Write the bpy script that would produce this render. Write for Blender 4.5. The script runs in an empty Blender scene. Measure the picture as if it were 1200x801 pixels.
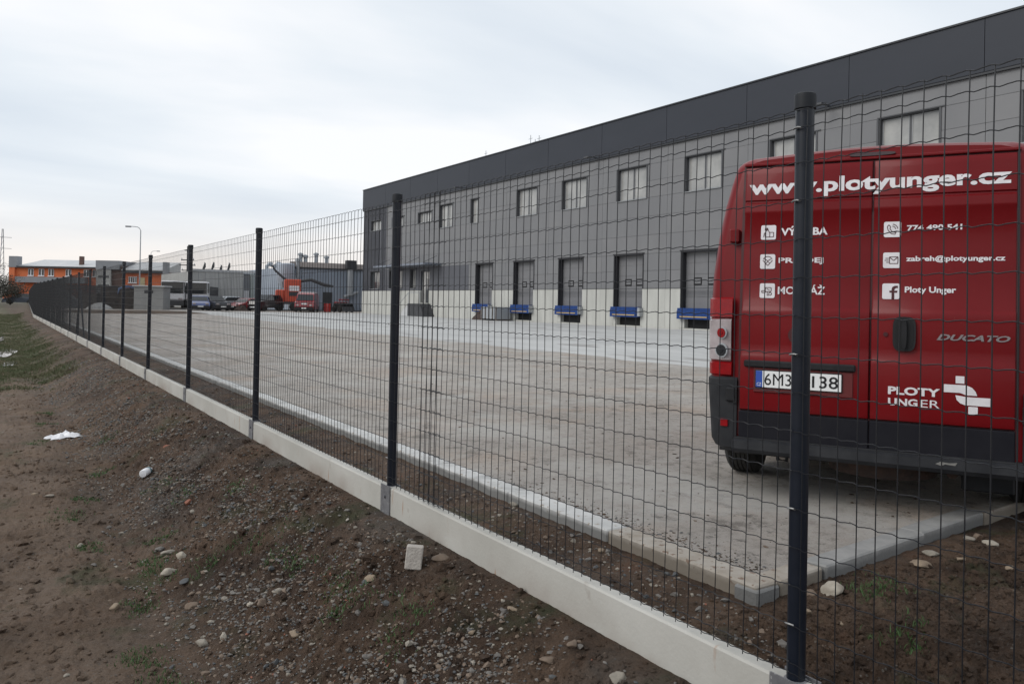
import bpy, math, random
import numpy as np
from mathutils import Vector, Matrix, noise as mnoise
random.seed(7); RNG = np.random.default_rng(7)
SC = bpy.context.scene
COL = SC.collection
R = math.radians
# ------------------------------------------------------------------ camera
cam_d = bpy.data.cameras.new('camera'); cam = bpy.data.objects.new('camera', cam_d); COL.objects.link(cam)
cam_d.sensor_width = 36; cam_d.lens = 930/1200*36; cam_d.shift_y = -49.5/1200
cam_d.clip_start = .05; cam_d.clip_end = 6000
_t, _p, _r = R(33.27), R(-.334), R(1.127)
_F = Vector((math.sin(_t)*math.cos(_p), math.cos(_t)*math.cos(_p), -math.sin(_p)))
_R0 = Vector((math.cos(_t), -math.sin(_t), 0)); _U0 = _R0.cross(_F)
_R = _R0*math.cos(_r)+_U0*math.sin(_r); _U = -_R0*math.sin(_r)+_U0*math.cos(_r)
M = Matrix((_R, _U, -_F)).transposed().to_4x4(); M.translation = Vector((0, 0, 1.22))
cam.matrix_world = M
SC.camera = cam
# ------------------------------------------------------------------ world and sun
SUN_EL, SUN_AZ = R(38), R(-78)          # azimuth from +Y towards +X
w = bpy.data.worlds.new('World'); SC.world = w; w.use_nodes = True
nt = w.node_tree; N = nt.nodes; L = nt.links; N.clear()
out = N.new('ShaderNodeOutputWorld'); mix = N.new('ShaderNodeMixShader')
sky = N.new('ShaderNodeTexSky'); sky.sky_type = 'NISHITA'; sky.sun_disc = False
sky.sun_elevation = SUN_EL; sky.sun_rotation = SUN_AZ % (2*math.pi)
b1 = N.new('ShaderNodeBackground'); b1.inputs[1].default_value = .1
b2 = N.new('ShaderNodeBackground'); b2.inputs[1].default_value = 1.0
L.new(sky.outputs[0], b1.inputs[0])
tc = N.new('ShaderNodeTexCoord'); sep = N.new('ShaderNodeSeparateXYZ'); L.new(tc.outputs['Generated'], sep.inputs[0])
def mth(op, a, b=None, clamp=False, NN=N, LL=L):
    n = NN.new('ShaderNodeMath'); n.operation = op; n.use_clamp = clamp
    for i, v in enumerate((a, b)):
        if v is None: continue
        if isinstance(v, (int, float)): n.inputs[i].default_value = v
        else: LL.new(v, n.inputs[i])
    return n.outputs[0]
zz = mth('ADD', mth('MAXIMUM', sep.outputs[2], 0.0), .16)
cmb = N.new('ShaderNodeCombineXYZ'); L.new(mth('DIVIDE', sep.outputs[0], zz), cmb.inputs[0]); L.new(mth('DIVIDE', sep.outputs[1], zz), cmb.inputs[1])
mp = N.new('ShaderNodeMapping'); mp.inputs['Rotation'].default_value = (0, 0, R(33)); mp.inputs['Scale'].default_value = (.50, .95, 1); mp.inputs['Location'].default_value = (2.3, .7, 0)
L.new(cmb.outputs[0], mp.inputs[0])
n1 = N.new('ShaderNodeTexNoise'); n1.inputs['Scale'].default_value = 1.0; n1.inputs['Detail'].default_value = 5; n1.inputs['Roughness'].default_value = .48
n1.inputs['Distortion'].default_value = .25
L.new(mp.outputs[0], n1.inputs[0])
cr = N.new('ShaderNodeValToRGB'); el = cr.color_ramp.elements
el[0].position = .36; el[0].color = (.70, .765, .84, 1); el[1].position = .62; el[1].color = (.97, .98, 1.0, 1)
e = el.new(.5); e.color = (.82, .87, .92, 1)
L.new(n1.outputs[0], cr.inputs[0])
hr = N.new('ShaderNodeValToRGB'); hl = hr.color_ramp.elements
hl[0].position = 0; hl[0].color = (.90, .87, .86, 1); hl[1].position = .16; hl[1].color = (.88, .90, .94, 1)
e = hl.new(.045); e.color = (.97, .89, .83, 1)
L.new(sep.outputs[2], hr.inputs[0])
hm = N.new('ShaderNodeMapRange'); hm.inputs[1].default_value = .0; hm.inputs[2].default_value = .16; hm.inputs[3].default_value = .9; hm.inputs[4].default_value = 0
hm.interpolation_type = 'SMOOTHSTEP'
L.new(sep.outputs[2], hm.inputs[0])
mc = N.new('ShaderNodeMix'); mc.data_type = 'RGBA'
L.new(hm.outputs[0], mc.inputs['Factor']); L.new(cr.outputs[0], mc.inputs['A']); L.new(hr.outputs[0], mc.inputs['B'])
L.new(mc.outputs['Result'], b2.inputs[0])
mix.inputs[0].default_value = .92; L.new(b1.outputs[0], mix.inputs[1]); L.new(b2.outputs[0], mix.inputs[2]); L.new(mix.outputs[0], out.inputs[0])
sd = bpy.data.lights.new('sun', 'SUN'); sd.energy = 1.5; sd.angle = R(35); sd.color = (1, .96, .9)
sun = bpy.data.objects.new('sun', sd); COL.objects.link(sun)
_d = Vector((math.sin(SUN_AZ)*math.cos(SUN_EL), math.cos(SUN_AZ)*math.cos(SUN_EL), math.sin(SUN_EL)))
sun.rotation_euler = _d.to_track_quat('Z', 'Y').to_euler()
SC.view_settings.view_transform = 'Standard'; SC.view_settings.look = 'None'; SC.view_settings.gamma = 1; SC.view_settings.exposure = .1
SC.view_settings.use_curve_mapping = False

# ------------------------------------------------------------------ materials
def mat(name, c, rough=.7, c2=None, ns=3., detail=6, bump=0, bs=40., metal=0, coat=0, spec=.5, stretch=(1, 1, 1), lo=.35, hi=.65,
        speck=None, ss=60., st=.62, trans=0, emit=0):
    m = bpy.data.materials.new(name); m.use_nodes = True; t = m.node_tree; P = t.nodes['Principled BSDF']
    P.inputs['Base Color'].default_value = (*c, 1); P.inputs['Roughness'].default_value = rough; P.inputs['Metallic'].default_value = metal
    P.inputs['Coat Weight'].default_value = coat; P.inputs['Specular IOR Level'].default_value = spec; P.inputs['Coat Roughness'].default_value = .06
    if trans: P.inputs['Transmission Weight'].default_value = trans
    if emit: P.inputs['Emission Color'].default_value = (*c, 1); P.inputs['Emission Strength'].default_value = emit
    tcn = t.nodes.new('ShaderNodeTexCoord'); mpn = t.nodes.new('ShaderNodeMapping'); mpn.inputs['Scale'].default_value = stretch
    t.links.new(tcn.outputs['Object'], mpn.inputs[0]); vec = mpn.outputs[0]
    cur = None
    if c2 is not None:
        n = t.nodes.new('ShaderNodeTexNoise'); n.inputs['Scale'].default_value = ns; n.inputs['Detail'].default_value = detail; n.inputs['Roughness'].default_value = .6
        t.links.new(vec, n.inputs[0])
        r = t.nodes.new('ShaderNodeValToRGB'); r.color_ramp.elements[0].position = lo; r.color_ramp.elements[1].position = hi
        r.color_ramp.elements[0].color = (*c, 1); r.color_ramp.elements[1].color = (*c2, 1)
        t.links.new(n.outputs[0], r.inputs[0]); cur = r.outputs[0]
    if speck is not None:
        n = t.nodes.new('ShaderNodeTexNoise'); n.inputs['Scale'].default_value = ss; n.inputs['Detail'].default_value = 3
        t.links.new(vec, n.inputs[0])
        r = t.nodes.new('ShaderNodeMapRange'); r.inputs[1].default_value = st; r.inputs[2].default_value = st+.05
        t.links.new(n.outputs[0], r.inputs[0])
        mm = t.nodes.new('ShaderNodeMix'); mm.data_type = 'RGBA'; mm.inputs['B'].default_value = (*speck, 1)
        if cur is None: mm.inputs['A'].default_value = (*c, 1)
        else: t.links.new(cur, mm.inputs['A'])
        t.links.new(r.outputs[0], mm.inputs['Factor']); cur = mm.outputs['Result']
    if cur is not None: t.links.new(cur, P.inputs['Base Color'])
    if bump:
        n = t.nodes.new('ShaderNodeTexNoise'); n.inputs['Scale'].default_value = bs; n.inputs['Detail'].default_value = 6
        t.links.new(vec, n.inputs[0]); bn = t.nodes.new('ShaderNodeBump'); bn.inputs['Strength'].default_value = bump; bn.inputs['Distance'].default_value = .02
        t.links.new(n.outputs[0], bn.inputs['Height']); t.links.new(bn.outputs[0], P.inputs['Normal'])
    return m
class MT: pass
MT.post = mat('post_paint', (.004, .007, .014), .38, (.007, .010, .018), 30, spec=.35)
MT.cap = mat('cap_plastic', (.010, .012, .016), .6, spec=.3)
MT.wire = mat('wire_pvc', (.005, .006, .009), .45, (.010, .011, .014), 9, spec=.35)
MT.clip = mat('clip_steel', (.22, .22, .22), .5, metal=.5)
MT.bracket = mat('bracket_steel', (.12, .12, .13), .55, (.19, .19, .2), 12, metal=.25, speck=(.3, .3, .3), ss=90)
MT.red = mat('van_red', (.155, .0055, .008), .34, (.138, .0050, .007), 2.5, coat=.06, spec=.18, speck=(.16, .02, .018), ss=60, st=.7)
MT.reddark = mat('van_red_recess', (.05, .004, .006), .5)
MT.blackpl = mat('black_plastic', (.010, .0105, .012), .5, (.018, .018, .02), 12, spec=.3)
MT.greypl = mat('grey_plastic', (.014, .015, .018), .6, (.026, .027, .03), 8, spec=.25)
MT.clad = mat('cladding_plastic', (.006, .006, .010), .6, (.010, .010, .014), 6, spec=.2)
MT.white = mat('white_vinyl', (.72, .70, .72), .5, (.62, .6, .62), 15)
MT.lampred = mat('lamp_red', (.26, .005, .008), .22, (.20, .004, .007), 30, coat=.2, spec=.3)
MT.lampclear = mat('lamp_clear', (.27, .235, .24), .15, (.42, .37, .38), 9, coat=.5)
MT.chrome = mat('badge_metal', (.32, .30, .31), .3, metal=.7)
MT.black = mat('black_void', (.006, .006, .007), .8)
MT.rubber = mat('tyre_rubber', (.016, .016, .016), .8, (.03, .029, .027), 20, bump=.3, bs=60)
MT.rust = mat('rusty_steel', (.06, .035, .026), .85, (.03, .022, .02), 14, bump=.4)
MT.blue = mat('plate_blue', (.02, .07, .35), .5)
MT.platew = mat('plate_white', (.75, .76, .76), .4)
MT.steel = mat('wheel_steel', (.25, .25, .26), .45, metal=.6)
MT.under = mat('underbody', (.012, .011, .011), .85, (.03, .026, .024), 6)
MT.glassdk = mat('dark_glass', (.012, .015, .018), .06, spec=.7)
# building
MT.fascia = mat('fascia_panel', (.027, .031, .041), .5, (.031, .035, .046), .5, stretch=(1, .3, 1), spec=.3)
MT.coping = mat('coping_metal', (.02, .022, .027), .4)
MT.wall = mat('grey_panel', (.150, .151, .158), .5, (.166, .167, .173), .6, stretch=(1, 1, .3))
MT.wall2 = mat('grey_panel_pale', (.158, .158, .164), .5, (.174, .174, .179), .5)
MT.walldk = mat('dark_ribbed_panel', (.072, .075, .088), .5, (.082, .085, .098), .7)
MT.joint = mat('joint_dark', (.035, .036, .04), .8)
MT.conc = mat('precast_base', (.38, .38, .355), .8, (.47, .47, .44), .8, bump=.1, stretch=(1, 1, .35))
MT.frame = mat('window_frame', (.06, .062, .068), .5)
MT.framel = mat('window_frame_pale', (.30, .31, .32), .5)
MT.pane = mat('window_pane', (.25, .25, .245), .1, (.37, .365, .35), .7, coat=.35)
MT.paned = mat('window_pane_dark', (.06, .065, .07), .06, coat=.6)
MT.door = mat('dock_door_grey', (.15, .15, .158), .5, (.165, .165, .172), 2)
MT.reveal = mat('dock_reveal', (.022, .022, .026), .8)
MT.leveller = mat('leveller_blue', (.008, .045, .19), .55, (.006, .03, .13), 4, spec=.3)
MT.yellow = mat('hazard_yellow', (.5, .33, .1), .5)
MT.canopy = mat('canopy_blue_grey', (.16, .18, .22), .5)
# concrete / ground
def slabmat():
    m = mat('slab_concrete', (.35, .34, .31), .85, (.44, .43, .40), 1.4, bump=.08, bs=70, speck=(.33, .31, .28), ss=9, st=.70)
    t = m.node_tree; P = t.nodes['Principled BSDF']; src = P.inputs['Base Color'].links[0].from_socket
    def noise(sc, st):
        tcn = t.nodes.new('ShaderNodeTexCoord'); mpn = t.nodes.new('ShaderNodeMapping'); mpn.inputs['Scale'].default_value = st
        geo = t.nodes.new('ShaderNodeNewGeometry'); t.links.new(geo.outputs['Position'], mpn.inputs[0])
        n = t.nodes.new('ShaderNodeTexNoise'); n.inputs['Scale'].default_value = sc; n.inputs['Detail'].default_value = 5; t.links.new(mpn.outputs[0], n.inputs[0]); return n.outputs[0]
    def over(src, fac, c):
        mm = t.nodes.new('ShaderNodeMix'); mm.data_type = 'RGBA'; t.links.new(src, mm.inputs['A']); mm.inputs['B'].default_value = (*c, 1); t.links.new(fac, mm.inputs['Factor']); return mm.outputs['Result']
    M2 = lambda op, a, b: mth(op, a, b, True, t.nodes, t.links)
    # rust runs: narrow columns
    rust = M2('MULTIPLY', M2('SUBTRACT', noise(3.0, (1, 8, 1.6)), .66), 10.)
    src = over(src, rust, (.28, .15, .08))
    # soil splash low on the face
    geo = t.nodes.new('ShaderNodeNewGeometry'); s = t.nodes.new('ShaderNodeSeparateXYZ'); t.links.new(geo.outputs['Position'], s.inputs[0])
    mr = t.nodes.new('ShaderNodeMapRange'); mr.inputs[1].default_value = .225; mr.inputs[2].default_value = .12; t.links.new(s.outputs[2], mr.inputs[0])
    f = M2('MULTIPLY', mr.outputs[0], M2('MULTIPLY', M2('SUBTRACT', noise(2.2, (1, 1, 1)), .47), 4.))
    src = over(src, M2('MULTIPLY', f, .75), (.2, .15, .12))
    t.links.new(src, P.inputs['Base Color']); return m
MT.slab = slabmat()
def face_shade(m, c):  # shade on the kerb's side faces, put into the colour by height
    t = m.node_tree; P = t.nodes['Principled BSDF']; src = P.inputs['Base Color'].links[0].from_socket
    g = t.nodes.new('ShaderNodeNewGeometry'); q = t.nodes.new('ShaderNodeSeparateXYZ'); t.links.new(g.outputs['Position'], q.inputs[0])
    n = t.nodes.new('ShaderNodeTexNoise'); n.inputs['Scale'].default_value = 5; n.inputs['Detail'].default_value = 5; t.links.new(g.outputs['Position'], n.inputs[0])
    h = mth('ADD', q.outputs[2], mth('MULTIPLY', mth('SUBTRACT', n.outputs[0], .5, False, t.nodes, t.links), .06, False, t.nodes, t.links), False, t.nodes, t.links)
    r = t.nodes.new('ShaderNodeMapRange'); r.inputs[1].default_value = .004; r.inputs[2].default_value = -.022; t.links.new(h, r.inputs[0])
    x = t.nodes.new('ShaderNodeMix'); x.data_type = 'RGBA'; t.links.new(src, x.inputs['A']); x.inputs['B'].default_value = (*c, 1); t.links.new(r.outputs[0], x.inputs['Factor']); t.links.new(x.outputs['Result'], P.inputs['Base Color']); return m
MT.kerb = face_shade(mat('kerb_concrete', (.38, .38, .37), .85, (.56, .56, .55), 2.3, bump=.08, bs=60, speck=(.28, .24, .2), ss=22, st=.62), (.19, .19, .185))
MT.kerbtan = face_shade(mat('kerb_concrete_tan', (.24, .205, .165), .9, (.36, .335, .30), 5, bump=.2, bs=60, speck=(.16, .11, .08), ss=24, st=.6), (.19, .165, .135))
MT.kerbgrey = face_shade(mat('kerb_concrete_grey', (.20, .20, .195), .85, (.28, .275, .265), 6, bump=.2, bs=60), (.14, .14, .137))
MT.grass = mat('grass_blade', (.055, .080, .026), .7, (.11, .10, .05), 2)
MT.moss = mat('grass_young', (.045, .095, .025), .7)
MT.water = mat('puddle_water', (.03, .028, .025), .02, spec=.8)
MT.litter = mat('white_plastic', (.75, .75, .77), .4, (.6, .6, .62), 20)
# background
MT.orange = mat('orange_render', (.52, .125, .045), .8, (.60, .16, .06), .4)
MT.roofpale = mat('pale_metal_roof', (.42, .43, .44), .5, (.5, .5, .5), .4)
MT.greymid = mat('grey_metal', (.2, .21, .23), .5, (.24, .25, .27), .6)
MT.hallpale = mat('pale_hall_wall', (.36, .36, .35), .7, (.44, .44, .43), .3)
MT.hallgreen = mat('hall_wall_greenish', (.33, .37, .36), .7, (.40, .43, .42), .4)
MT.hallblue = mat('hall_wall_blue_grey', (.27, .31, .37), .6, (.32, .36, .42), .4)
MT.beige = mat('beige_parapet', (.40, .36, .34), .8)
MT.brownw = mat('brown_render', (.10, .06, .05), .8)
MT.galv = mat('galvanised', (.34, .36, .38), .5, metal=.3)
MT.darkgrey = mat('dark_grey', (.035, .037, .04), .7, (.05, .05, .055), 2)
MT.tarp = mat('blue_tarp', (.06, .10, .2), .6, (.1, .14, .24), 2)
MT.wood = mat('old_wood', (.11, .09, .075), .85, (.06, .05, .045), 3)
MT.kiosk = mat('kiosk_render', (.25, .255, .25), .8, (.29, .29, .285), 1)
MT.craneor = mat('crane_orange', (.50, .07, .03), .5, (.4, .06, .03), 1.5)
MT.foliage = mat('dark_foliage', (.03, .034, .026), .8, (.06, .055, .04), 2)
MT.bark = mat('bark', (.04, .034, .03), .9)
MT.silo = mat('silo_pale_blue', (.38, .42, .48), .5)
def carmat(n, c): return mat(n, c, .3, coat=.6)

# ------------------------------------------------------------------ mesh helpers
class MB:
    def __init__(s): s.v = []; s.f = []; s.m = []
    def add(s, vs, fs, mi=0):
        k = len(s.v); s.v += [tuple(v) for v in vs]; s.f += [tuple(i+k for i in f) for f in fs]; s.m += [mi]*len(fs); return s
    def box(s, x0, x1, y0, y1, z0, z1, mi=0):
        return s.add([(x0,y0,z0),(x1,y0,z0),(x1,y1,z0),(x0,y1,z0),(x0,y0,z1),(x1,y0,z1),(x1,y1,z1),(x0,y1,z1)],
              [(0,3,2,1),(4,5,6,7),(0,1,5,4),(1,2,6,5),(2,3,7,6),(3,0,4,7)], mi)
    def bbox(s, x0, x1, y0, y1, z0, z1, b=.01, mi=0):
        # box with all edges chamfered: 24 verts
        vs = []; fs = []
        X = (x0, x1); Y = (y0, y1); Z = (z0, z1); idx = {}
        for i in (0, 1):
            for j in (0, 1):
                for k in (0, 1):
                    sx, sy, sz = (1, -1)[i], (1, -1)[j], (1, -1)[k]
                    for a in range(3):
                        p = [X[i]+sx*b, Y[j]+sy*b, Z[k]+sz*b]; p[a] = (X[i], Y[j], Z[k])[a]
                        idx[(i, j, k, a)] = len(vs); vs.append(p)
        def q(*ks):
            f = [idx[k] for k in ks]; c = sum((Vector(vs[i]) for i in f), Vector())/len(f)
            n = (Vector(vs[f[1]])-Vector(vs[f[0]])).cross(Vector(vs[f[2]])-Vector(vs[f[1]]))
            if n.dot(c-Vector(((x0+x1)/2, (y0+y1)/2, (z0+z1)/2))) < 0: f.reverse()
            fs.append(f)
        for i in (0, 1):
            q((i,0,0,0),(i,1,0,0),(i,1,1,0),(i,0,1,0)); q((0,i,0,1),(1,i,0,1),(1,i,1,1),(0,i,1,1)); q((0,0,i,2),(1,0,i,2),(1,1,i,2),(0,1,i,2))
            for j in (0, 1):
                q((i,j,0,0),(i,j,1,0),(i,j,1,1),(i,j,0,1)); q((i,0,j,0),(i,1,j,0),(i,1,j,2),(i,0,j,2)); q((0,i,j,1),(1,i,j,1),(1,i,j,2),(0,i,j,2))
                for k in (0, 1): q((i,j,k,0),(i,j,k,1),(i,j,k,2))
        return s.add(vs, fs, mi)
    def tube(s, pts, r, n=6, mi=0, cap=True):
        rings = []; pts = [Vector(p) for p in pts]; rr = r if isinstance(r, (list, tuple)) else [r]*len(pts)
        k0 = len(s.v); vs = []; fs = []
        ref = None
        for i, p in enumerate(pts):
            d = (pts[min(i+1, len(pts)-1)]-pts[max(i-1, 0)]).normalized()
            if ref is None: ref = d.orthogonal().normalized()
            a = (ref-d*ref.dot(d)).normalized(); ref = a; b = d.cross(a)
            for j in range(n):
                t = 2*math.pi*j/n; vs.append(p+(a*math.cos(t)+b*math.sin(t))*rr[i])
        for i in range(len(pts)-1):
            for j in range(n):
                a = i*n+j; b = i*n+(j+1) % n; fs.append((a, b, b+n, a+n))
        if cap: fs.append(tuple(range(n-1, -1, -1))); fs.append(tuple((len(pts)-1)*n+j for j in range(n)))
        return s.add(vs, fs, mi)
    def lathe(s, prof, c=(0, 0, 0), n=24, axis='z', mi=0):
        vs = []; fs = []
        for r, h in prof:
            for j in range(n):
                t = 2*math.pi*j/n; a, b = r*math.cos(t), r*math.sin(t)
                vs.append((c[0]+a, c[1]+b, c[2]+h) if axis == 'z' else (c[0]+h, c[1]+a, c[2]+b) if axis == 'x' else (c[0]+b, c[1]+h, c[2]+a))
        for i in range(len(prof)-1):
            for j in range(n):
                a = i*n+j; b = i*n+(j+1) % n; fs.append((a, b, b+n, a+n))
        if prof[0][0] > 1e-5: fs.append(tuple(range(n-1, -1, -1)))
        if prof[-1][0] > 1e-5: fs.append(tuple((len(prof)-1)*n+j for j in range(n)))
        return s.add(vs, fs, mi)
    def prism(s, poly, a0, a1, axis='x', mi=0):
        def P(p, a): return (a, p[0], p[1]) if axis == 'x' else (p[0], a, p[1]) if axis == 'y' else (p[0], p[1], a)
        n = len(poly); vs = [P(p, a0) for p in poly]+[P(p, a1) for p in poly]
        fs = [tuple(range(n-1, -1, -1)), tuple(range(n, 2*n))]+[(i, (i+1) % n, n+(i+1) % n, n+i) for i in range(n)]
        return s.add(vs, fs, mi)
    def build(s, name, mats, parent=None, smooth=False, off=None, **kw):
        me = bpy.data.meshes.new(name); v = s.v
        if off is not None: v = [(a-off[0], b-off[1], c-off[2]) for a, b, c in v]
        me.from_pydata(v, [], s.f)
        mats = mats if isinstance(mats, (list, tuple)) else [mats]
        for m in mats: me.materials.append(m)
        if len(mats) > 1: me.polygons.foreach_set('material_index', s.m)
        if smooth:
            me.polygons.foreach_set('use_smooth', [True]*len(me.polygons)); me.set_sharp_from_angle(angle=R(35))
        me.update()
        o = bpy.data.objects.new(name, me); COL.objects.link(o)
        if parent: o.parent = parent
        for k, x in kw.items(): o[k] = x
        return o
def np_mesh(name, V, Fq, mats, mi=None, smooth=True, parent=None, **kw):
    me = bpy.data.meshes.new(name); nf, k = Fq.shape
    me.vertices.add(len(V)); me.vertices.foreach_set('co', V.astype(np.float32).ravel())
    me.loops.add(nf*k); me.loops.foreach_set('vertex_index', Fq.astype(np.int32).ravel())
    me.polygons.add(nf); me.polygons.foreach_set('loop_start', np.arange(0, nf*k, k, dtype=np.int32))
    for m in (mats if isinstance(mats, (list, tuple)) else [mats]): me.materials.append(m)
    if mi is not None: me.polygons.foreach_set('material_index', mi.astype(np.int32))
    me.polygons.foreach_set('use_smooth', np.full(nf, smooth)); me.update(calc_edges=True); me.validate()
    o = bpy.data.objects.new(name, me); COL.objects.link(o)
    if parent: o.parent = parent
    for a, b in kw.items(): o[a] = b
    return o
def thing(name, label, cat, loc=(0, 0, 0), rot=0, group=None):
    o = bpy.data.objects.new(name, None); COL.objects.link(o); o.location = loc; o.rotation_euler = (0, 0, rot)
    o['label'] = label; o['category'] = cat
    if group: o['group'] = group
    return o
def tag(o, label, cat, group=None):
    o['label'] = label; o['category'] = cat
    if group: o['group'] = group
    return o
def dup(o, parent, loc=None):
    c = o.copy(); COL.objects.link(c); c.parent = parent
    if loc is not None: c.location = loc
    for ch in list(o.children): dup(ch, c)
    return c
def fbm(x, y, f, oct=4, seed=0, gain=.5, ridge=False):
    x = np.asarray(x, float)*f; y = np.asarray(y, float)*f; a = 1.; s = np.zeros(np.broadcast(x, y).shape); tot = 0
    for o in range(oct):
        xi = np.floor(x).astype(np.int64); yi = np.floor(y).astype(np.int64); u = x-xi; v = y-yi
        u = u*u*(3-2*u); v = v*v*(3-2*v)
        def h(i, j):
            n = (i*374761393+j*668265263+(seed+o)*1442695041) & 0x7fffffff; n = ((n ^ (n >> 13))*1274126177) & 0x7fffffff
            return ((n ^ (n >> 16)) & 0xffff)/65535.
        r = (h(xi, yi)*(1-u)+h(xi+1, yi)*u)*(1-v)+(h(xi, yi+1)*(1-u)+h(xi+1, yi+1)*u)*v
        if ridge: r = np.abs(2*r-1)
        s += a*r; tot += a; a *= gain; x = x*2.03+17.1; y = y*2.03+5.3
    return s/tot
def sst(a, b, x): t = np.clip((x-a)/(b-a), 0, 1); return t*t*(3-2*t)
# ------------------------------------------------------------------ terrain
FX = 1.769                                   # fence line
def fence_x(y): return FX if y <= 45.5 else FX+(y-45.5)*.031
def gbase(x, y):
    x = np.asarray(x, float); y = np.asarray(y, float)
    fx = np.where(y > 45.5, FX+(y-45.5)*.031, FX); d = x-fx
    lo = -.25+.21*sst(10, 45, y)+np.clip(.15*(-d-3.5), 0, .35)
    left = lo+(.12-lo)*sst(-1.15, -.05, d)
    toe = np.exp(-((d+1.0)/.25)**2)*-.02
    right = -.075-.02*sst(.15, .5, d)+.035*sst(.6, 1.0, d)+.012*(y < 2.4)*sst(1.0, 1.6, d)+0*y
    return np.where(d < 0, left+toe, right)
def ground_h(x, y):
    z = gbase(x, y)
    near = 1-sst(6, 15, y)
    rough = .55+.6*sst(-1.1, -.6, x-FX)
    hf = 1-sst(9, 18, y); fine = 1-sst(5, 9, y); r2 = .45+.9*fbm(x, y, 1.7, 3, 61)
    z = z+(fbm(x, y, .9, 2, 1)-.5)*.09*near+(fbm(x, y, 6, 4, 5)-.5)*.07*rough*hf*r2*1.3+np.abs(fbm(x, y, 19, 4, 9, .62)-.5)*.085*rough*hf*r2*1.3+(fbm(x, y, 44, 2, 13, .6)-.5)*.012*fine*rough
    cl = (x > FX)
    big = fbm(x, y, 9, 4, 21, .6, True)
    z = z+np.where(cl, (big-.45)*np.where(y < 2.35, .085, .045)*near*(1-.6*sst(.8, 1.0, x-FX)*(y > 2.4)), 0)
    d = np.abs(x-np.where(y > 45.5, FX+(y-45.5)*.031, FX))
    k = np.where(x > FX, .75, sst(.30, .03, d)*.9)
    k = np.where((x > FX) & (y < 2.3), .1*sst(2.3, 2.0, y)+.7*(1-sst(2.3, 2.0, y)), k)
    return z*(1-k)+gbase(x, y)*k
def gz(x, y): return float(ground_h(np.array([x]), np.array([y]))[0])
def soil_material():
    m = bpy.data.materials.new('wet_soil'); m.use_nodes = True; t = m.node_tree; Nn = t.nodes; Ll = t.links; P = Nn['Principled BSDF']
    geo = Nn.new('ShaderNodeNewGeometry'); pos = geo.outputs['Position']
    s = Nn.new('ShaderNodeSeparateXYZ'); Ll.new(pos, s.inputs[0])
    def noise(sc, det=6, rg=.6, st=None, off=0):
        v = pos
        if st or off:
            mpn = Nn.new('ShaderNodeMapping'); mpn.inputs['Scale'].default_value = st or (1, 1, 1); mpn.inputs['Location'].default_value = (off, off, 0); Ll.new(pos, mpn.inputs[0]); v = mpn.outputs[0]
        n = Nn.new('ShaderNodeTexNoise'); n.inputs['Scale'].default_value = sc; n.inputs['Detail'].default_value = det; n.inputs['Roughness'].default_value = rg; Ll.new(v, n.inputs[0]); return n.outputs[0]
    def rng(v, a, b, lo=0., hi=1.):
        n = Nn.new('ShaderNodeMapRange'); n.inputs[1].default_value = a; n.inputs[2].default_value = b; n.inputs[3].default_value = lo; n.inputs[4].default_value = hi; Ll.new(v, n.inputs[0]); return n.outputs[0]
    def mixc(f, a, b):
        n = Nn.new('ShaderNodeMix'); n.data_type = 'RGBA'
        for i, v in (('A', a), ('B', b)):
            if isinstance(v, tuple): n.inputs[i].default_value = (*v, 1)
            else: Ll.new(v, n.inputs[i])
        Ll.new(f, n.inputs['Factor']); return n.outputs['Result']
    MM = lambda op, a, b=None: mth(op, a, b, True, Nn, Ll)
    base = mixc(rng(noise(2.2, 8, .65), .35, .65), (.034, .0195, .012), (.112, .070, .045))
    base = mixc(rng(noise(.55, 4), .45, .7), base, (.136, .090, .062))
    base = mixc(MM('MULTIPLY', rng(noise(9, 7, .8, off=17), .50, .62), .55), base, (.024, .016, .011))           # damp dark crumbs
    base = mixc(MM('MULTIPLY', rng(noise(1.3, 5, .6, off=7), .54, .68), .6), base, (.108, .094, .082))      # grey gritty patches
    base = mixc(MM('MULTIPLY', rng(noise(3.1, 5, .6, off=3), .60, .72), .55), base, (.125, .062, .036))     # reddish clay
    # trodden paler track on the far left
    tr = MM('MULTIPLY', rng(s.outputs[0], .95, .35), rng(noise(1.6, 4, off=11), .3, .6, .35, .9))
    base = mixc(tr, base, (.180, .127, .090))
    # fine aggregate
    vor = Nn.new('ShaderNodeTexVoronoi'); vor.inputs['Scale'].default_value = 70; Ll.new(pos, vor.inputs['Vector'])
    sv = Nn.new('ShaderNodeSeparateColor'); Ll.new(vor.outputs['Color'], sv.inputs[0])
    gr = MM('MULTIPLY', MM('MULTIPLY', rng(sv.outputs[0], .78, .9), rng(vor.outputs['Distance'], .42, .3)), rng(noise(1.7, 3, off=2), .4, .6))
    base = mixc(MM('MULTIPLY', gr, .8), base, mixc(sv.outputs[1], (.10, .095, .09), (.20, .18, .155)))
    # moss / young grass tint
    fy = MM('MULTIPLY', rng(s.outputs[1], 13, 24), rng(s.outputs[0], 1.35, .95))
    g1 = MM('MULTIPLY', fy, rng(noise(2.2, 6, .75, (1, .6, 1)), .38, .62)); g1 = MM('MULTIPLY', g1, .85)
    base = mixc(g1, base, (.068, .080, .034))
    g2 = MM('MULTIPLY', rng(noise(1.9, 5, .7, off=31), .56, .68), .6)
    base = mixc(g2, base, (.040, .055, .022))
    fd = rng(s.outputs[1], 60, 140)
    base = mixc(MM('MULTIPLY', fd, .7), base, (.085, .085, .06))
    Ll.new(base, P.inputs['Base Color']); Ll.new(rng(noise(1.2, 3), .4, .7, .75, .98), P.inputs['Roughness'])
    P.inputs['Specular IOR Level'].default_value = .3
    b = Nn.new('ShaderNodeBump'); b.inputs['Strength'].default_value = 1.0; b.inputs['Distance'].default_value = .03; Ll.new(noise(38, 9, .8), b.inputs['Height'])
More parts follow.
